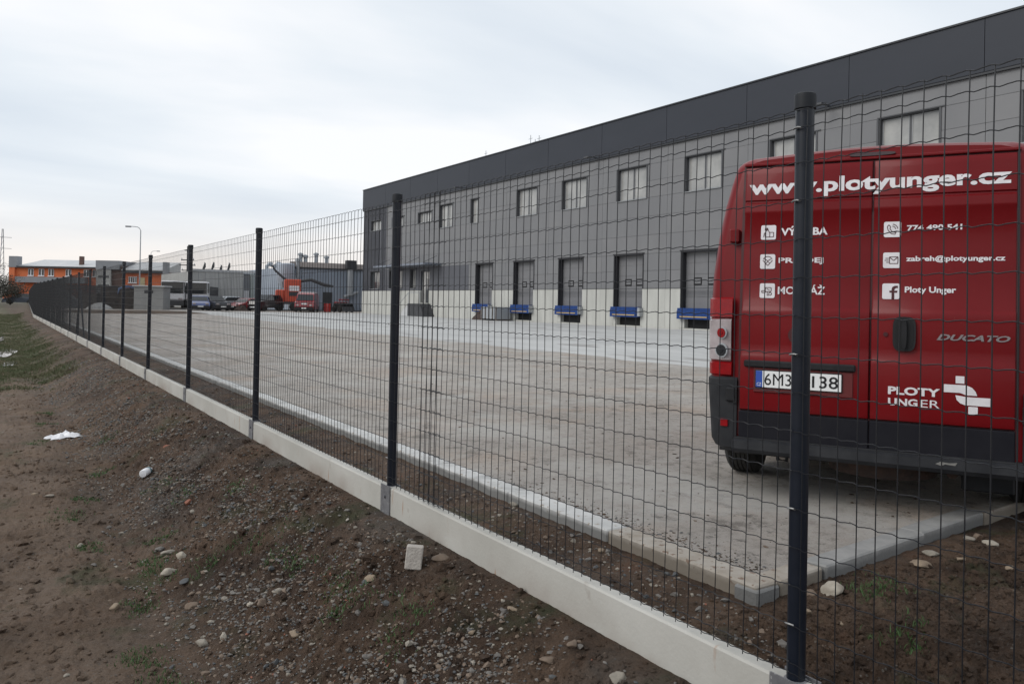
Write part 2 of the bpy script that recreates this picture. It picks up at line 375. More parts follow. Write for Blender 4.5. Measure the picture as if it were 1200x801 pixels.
    b2 = Nn.new('ShaderNodeBump'); b2.inputs['Strength'].default_value = .6; b2.inputs['Distance'].default_value = .006; Ll.new(vor.outputs['Distance'], b2.inputs['Height']); b2.invert = True
    Ll.new(b.outputs[0], b2.inputs['Normal']); Ll.new(b2.outputs[0], P.inputs['Normal'])
    return m
MT.soil = soil_material()
def lin(a, b, st): return list(np.arange(a, b, st))
xs = [-1500, -600, -250, -120, -60, -35, -20, -12, -8, -6, -4.5, -3.5, -2.8, -2.2, -1.8, -1.4]+lin(-1.1, -.2, .04)+lin(-.2, 3.0, .0125)+lin(3.0, 6.4, .022)+[6.6, 7, 8, 9.5, 12, 16, 22, 30, 42, 60, 90, 140, 250, 500, 1500]
ys = [-1500, -500, -150, -50, -20, -8, -4, -2, -1, -.3]+lin(.1, 1.2, .05)
y = 1.2
while y < 30: ys.append(y); y += max(.010, .0048*y)
while y < 120: ys.append(y); y += .035*y
ys += [130, 150, 190, 260, 400, 700, 1500, 3000]
xs = np.array(sorted(set(np.round(xs, 4)))); ys = np.array(ys)
GX, GY = np.meshgrid(xs, ys); GZ = ground_h(GX, GY)
nx, ny = len(xs), len(ys); ii = np.arange(nx*ny).reshape(ny, nx)
Fq = np.stack([ii[:-1, :-1], ii[:-1, 1:], ii[1:, 1:], ii[1:, :-1]], -1).reshape(-1, 4)
cx = (GX[:-1, :-1]+GX[1:, 1:])/2; cy = (GY[:-1, :-1]+GY[1:, 1:])/2
keep = ~((cx > 2.98) & (cx < 42) & (cy > 2.6+(cx-2.9)*.0734) & (cy < 88)); keep = keep.ravel()
np_mesh('ground', np.stack([GX, GY, GZ], -1).reshape(-1, 3), Fq[keep], MT.soil, kind='structure')
# ---- yard surface
def yard_material():
    m = bpy.data.materials.new('yard_concrete'); m.use_nodes = True; t = m.node_tree; Nn = t.nodes; Ll = t.links; P = Nn['Principled BSDF']
    geo = Nn.new('ShaderNodeNewGeometry'); pos = geo.outputs['Position']; s = Nn.new('ShaderNodeSeparateXYZ'); Ll.new(pos, s.inputs[0])
    def noise(sc, det=6, rg=.6, st=(1, 1, 1), rot=0, off=0):
        mpn = Nn.new('ShaderNodeMapping'); mpn.inputs['Scale'].default_value = st; mpn.inputs['Rotation'].default_value = (0, 0, rot); mpn.inputs['Location'].default_value = (off, off, 0); Ll.new(pos, mpn.inputs[0])
        n = Nn.new('ShaderNodeTexNoise'); n.inputs['Scale'].default_value = sc; n.inputs['Detail'].default_value = det; n.inputs['Roughness'].default_value = rg; Ll.new(mpn.outputs[0], n.inputs[0]); return n.outputs[0]
    def rng(v, a, b, lo=0., hi=1.):
        n = Nn.new('ShaderNodeMapRange'); n.inputs[1].default_value = a; n.inputs[2].default_value = b; n.inputs[3].default_value = lo; n.inputs[4].default_value = hi; Ll.new(v, n.inputs[0]); return n.outputs[0]
    def mixc(f, a, b):
        n = Nn.new('ShaderNodeMix'); n.data_type = 'RGBA'
        for i, v in (('A', a), ('B', b)):
            if isinstance(v, tuple): n.inputs[i].default_value = (*v, 1)
            else: Ll.new(v, n.inputs[i])
        Ll.new(f, n.inputs['Factor']); return n.outputs['Result']
    MM = lambda op, a, b=None: mth(op, a, b, True, Nn, Ll)
    base = mixc(rng(noise(.45, 7, .62), .36, .64), (.300, .270, .240), (.410, .378, .345))
    base = mixc(rng(noise(2.2, 7, .68, off=4), .42, .66), base, (.34, .31, .28))
    base = mixc(MM('MULTIPLY', rng(noise(.7, 5, .65, off=15), .50, .66), .55), base, (.39, .295, .225))                    # rusty dust
    base = mixc(MM('MULTIPLY', rng(noise(90, 3, .7), .48, .68), .45), base, (.15, .14, .125))
    base = mixc(MM('MULTIPLY', rng(noise(11, 7, .8, off=8), .50, .60), .55), base, (.175, .158, .138))                      # mottling
    base = mixc(MM('MULTIPLY', rng(noise(2.6, 9, .85, (1, .75, 1), R(-33), 9), .545, .585), .68), base, (.125, .110, .095))   # ragged dark scuffs
    base = mixc(MM('MULTIPLY', rng(noise(6.5, 9, .82, (1, .8, 1), 0, 2), .575, .61), .8), base, (.085, .075, .065))           # small stains
    base = mixc(MM('MULTIPLY', rng(noise(.55, 5, .7, off=6), .52, .60), .5), base, (.43, .415, .39))                        # pale dry patches
    Ll.new(base, P.inputs['Base Color']); Ll.new(rng(noise(.8, 5), .4, .65, .55, .9), P.inputs['Roughness']); P.inputs['Specular IOR Level'].default_value = .4
    b = Nn.new('ShaderNodeBump'); b.inputs['Strength'].default_value = 1; b.inputs['Distance'].default_value = .02; Ll.new(noise(22, 10, .8), b.inputs['Height']); Ll.new(b.outputs[0], P.inputs['Normal'])
    return m
MT.yard = yard_material()
MT.apron = mat('apron_concrete', (.37, .37, .365), .75, (.47, .47, .46), .9, stretch=(.5, .15, 1), speck=(.27, .26, .25), ss=2.2, st=.6, bump=.1)
MB().add([(2.92, 2.38, .001), (60, 2.38+57.08*.0734, .001), (60, 90, .001), (2.92, 90, .001)], [(0, 1, 2, 3)]).build('yard_surface', MT.yard, kind='structure')
# pale concrete apron in front of the docks, irregular near edge
ay = np.concatenate([np.arange(3.2, 40, .6), np.arange(40, 78, 3)]); av = []; 
for q in ay+.75: av += [(12.25+.18*math.sin(q*1.3)+.1*math.sin(q*3.1)+(max(0, q-30))*.05, q, .003), (32.1, q, .003)]
MB().add(av, [(2*i, 2*i+1, 2*i+3, 2*i+2) for i in range(len(ay)-1)]).build('concrete_apron', MT.apron, kind='structure')
# distant low soil island inside the yard
isl = []; n = 40
for i in range(n):
    a = 2*math.pi*i/n; isl.append((8.6+6.0*math.cos(a), 66.5+3.2*math.sin(a)*(1+.15*math.sin(3*a)), 0))
mb = MB(); vs = [(x, y_, .004) for x, y_, z in isl]+[(8.6+(x-8.6)*.7, 66.5+(y_-66.5)*.7, .16) for x, y_, z in isl]+[(8.6, 66.5, .2)]
mb.add(vs, [(i, (i+1) % n, n+(i+1) % n, n+i) for i in range(n)]+[(n+i, n+(i+1) % n, 2*n) for i in range(n)])
mb.build('soil_mound', MT.soil, kind='structure')

# ------------------------------------------------------------------ kerbs
kerb = thing('kerb', 'long concrete kerb running parallel to the wire fence along the yard edge', 'kerb', (2.89, 2.46, 0))
def kerb_piece(L_, m, parent, x, y_, rot=0, wid=.15, dz=0, seed=0):
    rr = random.Random(seed); b = .008; mb = MB(); mb.bbox(-wid/2, wid/2, .004, L_-.004, -.24, .010+dz, b)
    o = mb.build('kerb_stone', m, parent); o.location = (x, y_, 0); o.rotation_euler = (0, 0, rot+rr.uniform(-.004, .004)); return o
base_k = None; yy = 2.0
for i in range(78):
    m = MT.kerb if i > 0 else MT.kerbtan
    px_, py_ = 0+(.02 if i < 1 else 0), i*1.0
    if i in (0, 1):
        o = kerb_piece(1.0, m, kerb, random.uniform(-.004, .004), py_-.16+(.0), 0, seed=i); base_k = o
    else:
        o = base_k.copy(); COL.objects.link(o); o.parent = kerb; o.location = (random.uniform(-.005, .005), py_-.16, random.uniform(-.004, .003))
kerb2 = thing('kerb', 'kerb at right angles to the fence, turning away under the red van', 'kerb', (2.80, 2.37, 0), R(4.2))
xk = .17
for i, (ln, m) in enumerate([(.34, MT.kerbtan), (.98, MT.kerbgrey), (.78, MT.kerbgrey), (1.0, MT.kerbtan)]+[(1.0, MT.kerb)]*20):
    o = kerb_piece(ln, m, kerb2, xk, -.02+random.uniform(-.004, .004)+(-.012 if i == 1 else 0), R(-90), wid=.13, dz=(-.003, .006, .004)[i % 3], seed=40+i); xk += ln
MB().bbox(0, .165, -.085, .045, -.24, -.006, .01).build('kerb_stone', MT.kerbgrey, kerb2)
# ------------------------------------------------------------------ fence
posts_y = [1.315, 3.81, 6.37, 8.95, 11.54, 14.05, 16.64, 19.2, 21.78, 24.3, 26.85]
while posts_y[-1] < 44: posts_y.append(posts_y[-1]+2.55)
while posts_y[-1] < 112: posts_y.append(posts_y[-1]+2.55)
posts_y = [-3.79, -1.24]+posts_y
fence = thing('wire_fence', 'long dark green-black welded wire fence with round posts and concrete base slabs', 'fence', (FX, 1.3, 0))
FO = (FX, 1.3, 0)
ZH = [.287, .314]+[.41+.0992*i for i in range(13)]+[1.690, 1.738]
def nz(a, b=0.): return mnoise.noise(Vector((a, b, 3.7)))
def warp(y_, z, k):      # slow irregularities of the stretched mesh
    return (.006*nz(y_*1.1, z*1.4+k), .006*nz(y_*.9+9, z*2.2+k)+.003*nz(y_*14, k), .0035*nz(y_*1.6+5, z*3+k))
def mesh_bay(y0, y1, lod, name='wire_mesh', x0=FX-.029, y_off=0., ztop=None, zs=ZH, seed=0, xa=None, xb=None):
    mb = MB(); r = .00145 if lod < 2 else .0020; s = .0505
    xl = lambda yy: x0 if xa is None else xa+(xb-xa)*(yy-y0)/(y1-y0)
    k = int((y1-y0)/s); grid = [y0+y_off+s*i for i in range(1, k+1) if y0+y_off+s*i < y1-.005]
    if lod == 0:
        for g in grid:
            pts = []
            jit = random.uniform(-.0015, .0015); top = random.uniform(-.003, .001)
            zz_ = [.275]+[.29+.0965*i for i in range(16)]+[1.7405+top]
            for z in zz_:
                dx, dy, dz = warp(g, z, seed); pts.append((xl(g)+dx, g+dy+jit, z))
            mb.tube(pts, r*random.uniform(.95, 1.05), 6)
        for z in zs:
            pts = []; zj = random.uniform(-.0015, .0015)
            for g in np.arange(y0, y1+1e-6, s/6):
                ph = ((g-y_off-y0)/s) % 1; c = .0019*math.sin(2*math.pi*ph)+.0007*math.sin(4*math.pi*ph+.6)
                dx, dy, dz = warp(g, z, seed); pts.append((xl(g)+dx-.0026, g, z+dz+c+zj))
            mb.tube(pts, r*.95, 5)
    elif lod == 1:
        for g in grid:
            pts = []
            for z in (.275, .55, .85, 1.15, 1.45, 1.74):
                dx, dy, dz = warp(g, z, seed); pts.append((xl(g)+dx, g+dy, z))
            mb.tube(pts, r, 4, cap=False)
        for z in zs:
            pts = []
            for g in np.arange(y0, y1+1e-6, s/2):
                dx, dy, dz = warp(g, z, seed); pts.append((xl(g)+dx-.0026, g, z+dz+.0018*(1 if round(g/(s/2)) % 2 else -1)))
            mb.tube(pts, r, 4, cap=False)
    else:
        for g in grid: mb.tube([(xl(g), g, .275), (xl(g), g, 1.74)], r, 3, cap=False)
        for z in zs: mb.tube([(xl(y0), y0, z), (xl(y1), y1, z)], r, 3, cap=False)
    return mb
# template post, cap, bracket, clips
mbp = MB(); mbp.lathe([(.0235, .262), (.0235, 1.765)], n=28); post0 = mbp.build('post', MT.post, fence, smooth=True)
mbc = MB(); mbc.lathe([(.0245, 1.742), (.0275, 1.744), (.0275, 1.775), (.0262, 1.782), (.022, 1.785), (0, 1.786)], n=28); cap0 = mbc.build('cap', MT.cap, post0, smooth=True)
mbk = MB()
for z in (.41, .707, 1.104, 1.501, 1.69):
    mbk.tube([(-.0285, -.012, z), (-.033, -.004, z+.002), (-.033, .006, z+.001), (-.028, .014, z-.001)], .0026, 5)
clip0 = mbk.build('clip', MT.clip, post0, smooth=True)
mbr = MB(); mbr.box(-.036, -.031, -.055, .055, .0, .268); mbr.box(.026, .030, -.055, .055, .0, .268); mbr.box(-.032, .027, -.004, .004, .0, .255)
mbr.lathe([(.03, .255), (.03, .262), (.0236, .264)], n=20); mbr.tube([(-.0375, 0, .21), (-.0435, 0, .21)], .009, 6)
brk0 = mbr.build('post_bracket', MT.bracket, fence)
slab_mesh = {}
for i, py in enumerate(posts_y):
    fx = fence_x(py); loc = (fx-FX, py-1.3, 0)
    if i == 0: p, b = post0, brk0
    else: p = dup(post0, fence); b = dup(brk0, fence)
    p.location = loc; b.location = loc
    dx_ = random.uniform(-.003, .003); p.rotation_euler = (R(random.uniform(-.25, .25)), R(random.uniform(-.2, .2)), random.uniform(0, 6.28)*0)
    if i+1 < len(posts_y):
        ny_ = posts_y[i+1]; Ln = ny_-py; fx2 = fence_x(ny_)
        key = round(Ln, 2)
        mb = MB(); x0, x1 = -.0295, .0255; b_ = .006
        mb.bbox(x0, x1, .006, Ln-.006, -.05, .258, b_)
        o = mb.build('base_slab', MT.slab, fence); o.location = (fx-FX, py-1.3, random.uniform(-.004, .004)); o.rotation_euler = (0, 0, -math.atan2(fx2-fx, Ln))
        lod = 0 if py < 6 else 1 if py < 16 else 2
        if py < -2: lod = 2
        zsz = ZH if py < 60 else ZH[::2]
        mesh_bay(py, ny_, lod, seed=i*3.1, xa=fx-.029, xb=fx2-.029, zs=zsz).build('wire_mesh', MT.wire, fence, off=FO, smooth=lod < 1)
# overlap where two rolls meet, just before the second post
mesh_bay(3.19, 3.43, 0, y_off=.022, x0=FX-.036, seed=4.4).build('wire_mesh', MT.wire, fence, off=FO, smooth=True)
mesh_bay(3.24, 3.36, 0, y_off=.011, x0=FX-.022, seed=8.8).build('wire_mesh', MT.wire, fence, off=FO, smooth=True)
# leaning brace struts at one far post
py = posts_y[10]
for s_ in (-1, 1):
    MB().tube([(FX+.02, py+s_*.04, 1.45), (FX+.05, py+s_*1.15, .05)], .019, 8).build('brace', MT.post, fence, off=FO)

# ------------------------------------------------------------------ warehouse
BX = 32.2
joints = [-7.5, -1.7, 4.1, 9.95, 15.75, 21.58, 27.35, 33.1, 38.84, 44.62, 50.06, 55.51, 60.91, 66.24, 71.71, 77.4]
wh = thing('warehouse', 'long grey panelled warehouse with dark fascia, upper windows and a row of loading docks', 'warehouse', (BX, 35, 0))
WO = (BX, 35, 0)
def wb(mb, name, m, parent=wh, **k):
    return mb.build(name, m, parent, off=WO, **k)
wb(MB().box(BX+.62, BX+45, -7.5, 77.35, -.2, 12.3), 'building_core', MT.joint)
wb(MB().box(BX+.1, BX+.3, -7.5, 77.38, 10.55, 12.6), 'parapet_backing', MT.joint)
wb(MB().box(BX+.3, BX+45.1, 77.36, 77.5, 0, 12.7), 'end_wall', MT.walldk)
# openings: (y0,y1,z0,z1,kind)
OPEN = []
for y0, y1, z0, z1 in [(72.95, 75.45, 8.35, 9.35), (67.9, 70.4, 8.4, 9.3), (62.2, 64.8, 8.35, 9.3), (58.45, 60.7, 7.65, 9.6), (54.25, 55.35, 7.65, 9.6),
                       (46.1, 48.65, 7.65, 9.6), (40.5, 43.1, 7.65, 9.6), (34.85, 37.45, 7.65, 9.6), (29.1, 31.7, 7.65, 9.6), (23.35, 25.95, 7.65, 9.6), (17.55, 20.2, 7.65, 9.6),
                       (11.8, 14.4, 7.65, 9.6), (6.0, 8.6, 7.65, 9.6), (.2, 2.8, 7.65, 9.6)]: OPEN.append((y0, y1, z0, z1, 'u'))
for y0, y1 in [(73.1, 75.4), (67.9, 70.8), (65.1, 66.15)]: OPEN.append((y0, y1, 2.5, 4.25, 'g'))
OPEN.append((62.4, 64.05, 1.2, 4.05, 'entrance'))
DOCK = [(51.85, 54.4), (46.3, 48.9), (40.7, 43.35), (35.0, 37.6), (29.3, 31.9), (23.5, 26.1), (17.7, 20.3), (11.9, 14.5)]
for y0, y1 in DOCK: OPEN.append((y0, y1, 0.10, 4.35, 'dock'))
def cut(y0, y1, z0, z1):          # subtract openings from a rectangle
    rects = [(y0, y1, z0, z1)]
    for o in OPEN:
        nr = []
        for a, b, c, d in rects:
            if o[0] >= b or o[1] <= a or o[2] >= d or o[3] <= c: nr.append((a, b, c, d)); continue
            if o[0] > a: nr.append((a, o[0], c, d))
            if o[1] < b: nr.append((o[1], b, c, d))
            a2, b2 = max(a, o[0]), min(b, o[1])
            if o[2] > c: nr.append((a2, b2, c, o[2]))
            if o[3] < d: nr.append((a2, b2, o[3], d))
        rects = nr
    return [r for r in rects if r[1]-r[0] > .05 and r[3]-r[2] > .04]
rows = [2.3, 3.35, 4.35, 5.45, 6.55, 7.65, 8.63, 9.6, 10.6]
for j in range(len(joints)-1):
    y0, y1 = joints[j], joints[j+1]
    dark_col = y0 > 71
    for i in range(len(rows)-1):
        for a, b, c, d in cut(y0, y1, rows[i], rows[i+1]):
            g = .009
            dk = dark_col or (rows[i] < 4.3 and y0 > 54)
            off = random.uniform(-.004, .004)
            wb(MB().box(BX+off, BX+.16, a+(g if a == y0 else 0), b-(g if b == y1 else 0), c+.007*(c == rows[i]), d-.007*(d == rows[i+1])), 'wall_panel', MT.walldk if dk else (MT.wall if (i+j) % 3 else MT.wall2))
    # precast base
    for a, b, c, d in cut(y0, y1, -.1, 2.3):
        nseg = max(1, round((b-a)/1.6)) if d > 1.6 and c < .3 else 1
        for k in range(nseg):
            a2 = a+(b-a)*k/nseg; b2 = a+(b-a)*(k+1)/nseg
            wb(MB().box(BX-.05+random.uniform(-.004, .004), BX+.3, a2+.006, b2-.006, c, d-.01), 'base_panel', MT.conc)
    # fascia
    o = wb(MB().box(BX-.16, BX+.1, y0+.012, y1-.012, 10.6, 12.68), 'fascia_panel', MT.fascia)
    wb(MB().box(BX-.22, BX+.32, y0, y1, 12.68, 12.75), 'coping', MT.coping)
wb(MB().box(BX-.13, BX+.1, -7.5, 77.38, 10.5, 10.597), 'fascia_soffit', MT.coping)
wb(MB().box(BX-.07, BX+.1, -7.5, 62.0, 2.287, 2.31), 'drip_flashing', MT.coping)
# vertical ribs on the dark end bay
mb = MB()
for k in range(28):
    yv = 71.85+k*.2
    for a, b, c, d in cut(yv, yv+.07, 2.35, 10.5): mb.box(BX-.035, BX-.003, a, b, c, d)
o = wb(mb, 'wall_rib', MT.walldk); o['kind'] = 'stuff'
# windows
def window(y0, y1, z0, z1, kind):
    f = .06; wn = MB(); x0, x1 = BX+.19, BX+.26
    wn.box(x0, x1, y0, y1, z0, z0+f).box(x0, x1, y0, y1, z1-f, z1).box(x0, x1, y0, y0+f, z0+f, z1-f).box(x0, x1, y1-f, y1, z0+f, z1-f)
    mid = (y0+y1)/2; two = y1-y0 > 1.5
    if two: wn.box(x0-.01, x1, mid-.045, mid+.045, z0+f, z1-f)
    wn.box(BX+.01, x0, y1-.03, y1, z0, z1).box(BX+.01, x0, y0, y0+.03, z0, z1).box(BX+.01, x0, y0+.03, y1-.03, z1-.03, z1)
    w_ = wb(wn, 'window', MT.frame)
    pan = [(y0+f, mid-.045), (mid+.045, y1-f)] if two else [(y0+f, y1-f)]
    for k, (a, b) in enumerate(pan):
        # children of the window: same offset origin (window object sits at the parent's origin)
        fr = MB(); fr.box(x0+.012, x1+.01, a, a+.04, z0+f, z1-f).box(x0+.012, x1+.01, b-.04, b, z0+f, z1-f).box(x0+.012, x1+.01, a+.04, b-.04, z0+f, z0+f+.04).box(x0+.012, x1+.01, a+.04, b-.04, z1-f-.04, z1-f)
        wb(fr, 'sash', MT.frame if kind != 'u' else MT.framel, w_)
        wb(MB().box(x0+.035, x0+.05, a+.04, b-.04, z0+f+.04, z1-f-.04), 'pane', MT.paned if (kind == 'g' and k == 1) else MT.pane, w_)
    wb(MB().box(BX-.07, BX+.19, y0-.06, y1+.06, z0-.035, z0-.002), 'sill', MT.framel, w_)
    wb(MB().box(BX-.05, BX+.1, y0-.25, y1+.05, z1+.002, z1+.05), 'head_flashing', MT.frame, w_)
    wb(MB().box(BX-.03, BX+.02, y1+.002, y1+.09, z0, z1), 'reveal_trim', MT.frame, w_); wb(MB().box(BX-.03, BX+.02, y0-.09, y0-.002, z0, z1), 'reveal_trim', MT.frame, w_)
for o_ in OPEN:
    if o_[4] in 'ug': window(*o_)
# loading docks
for n_, (y0, y1) in enumerate(DOCK):
    dk = MB()
    dk.box(BX+.37, BX+.60, y0, y1, 1.2, 4.35)
    d_ = wb(dk, 'dock_door', MT.door)
    for k in range(5):
        z0 = 1.2+k*.63; wb(MB().box(BX+.348, BX+.369, y0+.06, y1-.06, z0+.006, z0+.618), 'door_section', MT.door, d_)
    for a in (.24, .64):
        yc = y0+(y1-y0)*a; wb(MB().box(BX+.325, BX+.347, yc-.29, yc+.29, 2.48, 2.90), 'window', MT.black, d_); wb(MB().box(BX+.318, BX+.324, yc-.23, yc+.23, 2.56, 2.82), 'pane', MT.door, d_)
    wb(MB().box(BX-.02, BX+.34, y1-.04, y1+.0, 1.2, 4.35).box(BX-.02, BX+.34, y0, y0+.04, 1.2, 4.35).box(BX-.04, BX+.34, y0+.04, y1-.04, 4.31, 4.37).box(BX-.03, BX-.0, y1+.001, y1+.04, 1.0, 4.40).box(BX-.03, BX-.0, y0-.04, y0-.001, 1.0, 4.40).box(BX-.05, BX, y0-.1, y1+.1, 4.372, 4.43), 'door_surround', MT.reveal)
    lv = wb(MB().box(BX-.28, BX+.36, y0+.1, y1-.02, 1.06, 1.2).box(BX-.32, BX-.05, y0+.1, y1-.02, .60, 1.058), 'dock_leveller', MT.leveller)
    wb(MB().box(BX-.328, BX-.321, y0+.35, y1-.25, .70, .75), 'warning_strip', MT.yellow, lv)
    wb(MB().box(BX-.33, BX-.05, y0-.1, y0+.09, .66, 1.16), 'bumper_block', MT.framel, lv)
    wb(MB().box(BX+.25, BX+.6, y0, y1, .0, 1.05), 'dock_pit', MT.black)
    wb(MB().box(BX-.05, BX+.245, y1-.35, y1, .10, 1.055), 'pit_cheek', MT.conc); wb(MB().box(BX-.05, BX+.245, y0, y0+.12, .10, 1.055), 'pit_cheek', MT.conc)
# entrance: door, canopy, landing and steps
e = wb(MB().box(BX+.12, BX+.18, 62.4, 62.5, 1.2, 4.05).box(BX+.12, BX+.18, 63.95, 64.05, 1.2, 4.05).box(BX+.12, BX+.18, 62.5, 63.95, 3.95, 4.05).box(BX+.12, BX+.18, 63.2, 63.27, 1.2, 3.95), 'entrance_door', MT.frame)
wb(MB().box(BX+.14, BX+.16, 62.5, 63.2, 1.2, 3.95), 'door_leaf', MT.paned, e)
wb(MB().box(BX+.14, BX+.16, 63.27, 63.95, 1.2, 3.95), 'door_leaf', MT.pane, e)
wb(MB().box(BX+.125, BX+.139, 62.56, 63.14, 3.35, 3.9), 'transom', MT.pane, e)
cn = wb(MB().box(BX-1.6, BX-.01, 60.2, 71.0, 4.45, 4.62), 'canopy', MT.canopy)
for yv in (60.8, 64.2, 67.6, 70.6): wb(MB().tube([(BX-1.5, yv, 4.63), (BX-.1, yv, 5.3)], .02, 6), 'tie_rod', MT.frame, cn)
wb(MB().prism([(61.2, 0), (64.4, 0), (64.4, 1.12), (62.0, 1.12)], BX-1.1, BX-.06, 'x'), 'landing', MT.darkgrey)
for k in range(6): wb(MB().box(BX-1.05, BX-.06, 64.402+k*.32, 64.402+(k+1)*.32-.002, 0, 1.12-(k+1)*.16).box(BX-1.09, BX-.06, 64.4+k*.32, 64.4+k*.32+.3, 1.121-(k+1)*.16, 1.15-(k+1)*.16), 'step', MT.roofpale)
wb(MB().tube([(BX-1.0, 62.2, 2.1), (BX-1.0, 64.4, 2.1), (BX-1.0, 66.3, 1.1)], .03, 6).tube([(BX-1.0, 62.2, 1.12), (BX-1.0, 62.2, 2.1)], .025, 6).tube([(BX-1.0, 64.4, 1.12), (BX-1.0, 64.4, 2.1)], .025, 6), 'handrail', MT.galv)
# wall-mounted floodlights and roof aerials
for yv in (56.5, 39.4, 22.6, 5.5):
    fl = wb(MB().box(BX-.75, BX-.13, yv-.03, yv+.03, 10.62, 10.68).box(BX-1.0, BX-.7, yv-.22, yv+.22, 10.55, 10.63), 'floodlight', MT.frame)
for yv, h in ((55.2, .9), (48.8, 1.1), (48.2, .7), (47.7, .9)):
    wb(MB().tube([(BX+1.2, yv, 12.3), (BX+1.2, yv, 12.75+h)], .025, 5).tube([(BX+1.2, yv-.25, 12.7+h*.8), (BX+1.2, yv+.25, 12.7+h*.8)], .015, 4), 'aerial', MT.galv)
wb(MB().box(BX+.5, BX+45, -7.4, 77.2, 12.301, 12.36), 'roof', MT.greymid)
# things lying by the docks
cb = thing('crate', 'grey mesh-sided crate standing against the wall between the first two docks', 'crate', (BX-.9, 49.9, 0))
MB().box(-.6, .6, -1.1, 1.1, .12, .2).box(-.6, -.55, -1.1, 1.1, .2, 1.0).box(.55, .6, -1.1, 1.1, .2, 1.0).box(-.55, .55, -1.1, -1.05, .2, 1.0).box(-.55, .55, 1.05, 1.1, .2, 1.0).build('crate_body', MT.galv, cb)
mb = MB()
for k in range(5): mb.box(-.64, -.601, -1.1+k*.5, -1.0+k*.5, .12, 1.02)
mb.build('slat', MT.wood, cb)
for a in (-1.1, .9): MB().box(-.6, .6, a, a+.2, 0, .119).build('foot', MT.wood, cb)
def heap(name, label, cat, loc, rx, ry, h, m, seed):
    n = 18; k = 6; vs = []; fs = []; rg = random.Random(seed)
    for i in range(k):
        for j in range(n):
            a = 2*math.pi*j/n; q = 1-i/k; q2 = q*(1+rg.uniform(-.12, .12)); vs.append((rx*q2*math.cos(a), ry*q2*math.sin(a), h*(1-q**1.6)*(1+rg.uniform(-.12, .12))))
    vs.append((0, 0, h))
    for i in range(k-1):
        for j in range(n): fs.append((i*n+j, i*n+(j+1) % n, (i+1)*n+(j+1) % n, (i+1)*n+j))
    for j in range(n): fs.append(((k-1)*n+j, (k-1)*n+(j+1) % n, k*n))
    o = MB().add(vs, fs).build(name, m); o.location = loc; return tag(o, label, cat)
heap('rubble_heap', 'small rust-brown heap of debris below the farthest dock leveller', 'heap', (BX-1.0, 51.7, 0), .7, .9, .75, MT.rust, 3)
# ------------------------------------------------------------------ van
VH = 61.46
van = thing('van', 'red panel van seen from behind with white lettering on its rear doors', 'van', (4.474, 2.839, 0), -R(VH))
def tab(t, h):
    for (a, b), (c, d) in zip(t[:-1], t[1:]):
        if h <= c: return b+(d-b)*max(0, (h-a))/(c-a)
    return t[-1][1]
WT = [(.30, .93), (.34, .97), (.72, .997), (1.33, 1.003), (1.6, .978), (1.85, .937), (2.05, .889), (2.15, .86), (2.3, .83)]
LEAN = [(0, .01), (1.15, 0.0), (1.6, .028), (2.0, .062), (2.16, .085), (2.3, .12)]
def lean(h): return tab(LEAN, h)
INS = [(0, .085), (.018, .05), (.05, .022), (.11, .006), (.25, 0)]
def section(f, T=2.262, wsc=1., zb=.34):
    ins = tab(INS, f); top = T-(.03 if f < .02 else .012 if f < .06 else 0.)
    pts = []; hs = [zb, zb+.1, .6, .9, 1.2, 1.45, 1.7, 1.9, 2.05, 2.13]
    zc = top-.13; hs = [h for h in hs if h < zc-.03]+[zc]
    for h in hs:
        pts.append(((tab(WT, h)-ins)*wsc, h))
    wz = (tab(WT, zc)-ins)*wsc
    for k in range(1, 7):
        a = math.pi/2*k/6; pts.append((wz-.16+.16*math.cos(a), zc+.10*math.sin(a)))
    for k in range(1, 4): pts.append(((wz-.16)*(1-k/4), zc+.10+.03*math.sin(k/4*math.pi/2)))
    pts.append((0, top))
    return pts
fs_ = [0, .018, .05, .11, .25, .5, 1, 1.6, 2.2, 2.8, 3.3]
rings = []
for f in fs_:
    h = section(f); full = [(-x, z) for x, z in h]+[(x, z) for x, z in reversed(h[:-1])]
    rings.append([(x, f+lean(z)*max(0, 1-f/.5), z) for x, z in full])
# cab: shrink the same number of points down to windscreen / bonnet
def cab(f, T, wsc, zb=.34):
    ref = section(3.3); H0 = 2.262
    out_ = []
    for x, z in ref:
        z2 = zb+(z-.34)*(T-zb)/(H0-.34); out_.append((x*wsc*(1 if z2 < 1.2 else 1-.10*(z2-1.2)), z2))
    full = [(-x, z) for x, z in out_]+[(x, z) for x, z in reversed(out_[:-1])]
    return [(x, f, z) for x, z in full]
rings += [cab(3.6, 2.18, .995), cab(3.95, 1.85, .985), cab(4.3, 1.42, .975), cab(4.6, 1.22, .95), cab(4.85, 1.02, .89), cab(4.96, .78, .80)]
mb = MB(); n = len(rings[0]); vs = [p for r_ in rings for p in r_]; fs = []
for i in range(len(rings)-1):
    for j in range(n-1):
        a = i*n+j; fs.append((a, a+1, a+n+1, a+n))
fs.append(tuple(range(n-1, -1, -1))); fs.append(tuple((len(rings)-1)*n+j for j in range(n)))
mb.add(vs, fs); body = mb.build('body', MT.red, van, smooth=True)
for s_ in (-1, 1): MB().bbox(s_*.94-.03, s_*.94+.03, 1.35, 3.55, .20, .40, .01).build('sill', MT.blackpl, van)  # skirts added along the sides to stop light passing under the van
MB().box(-.90, .90, .45, 4.8, .20, .36).build('floor_pan', MT.under, van)  # hung low on purpose, to deepen the shade beneath the van
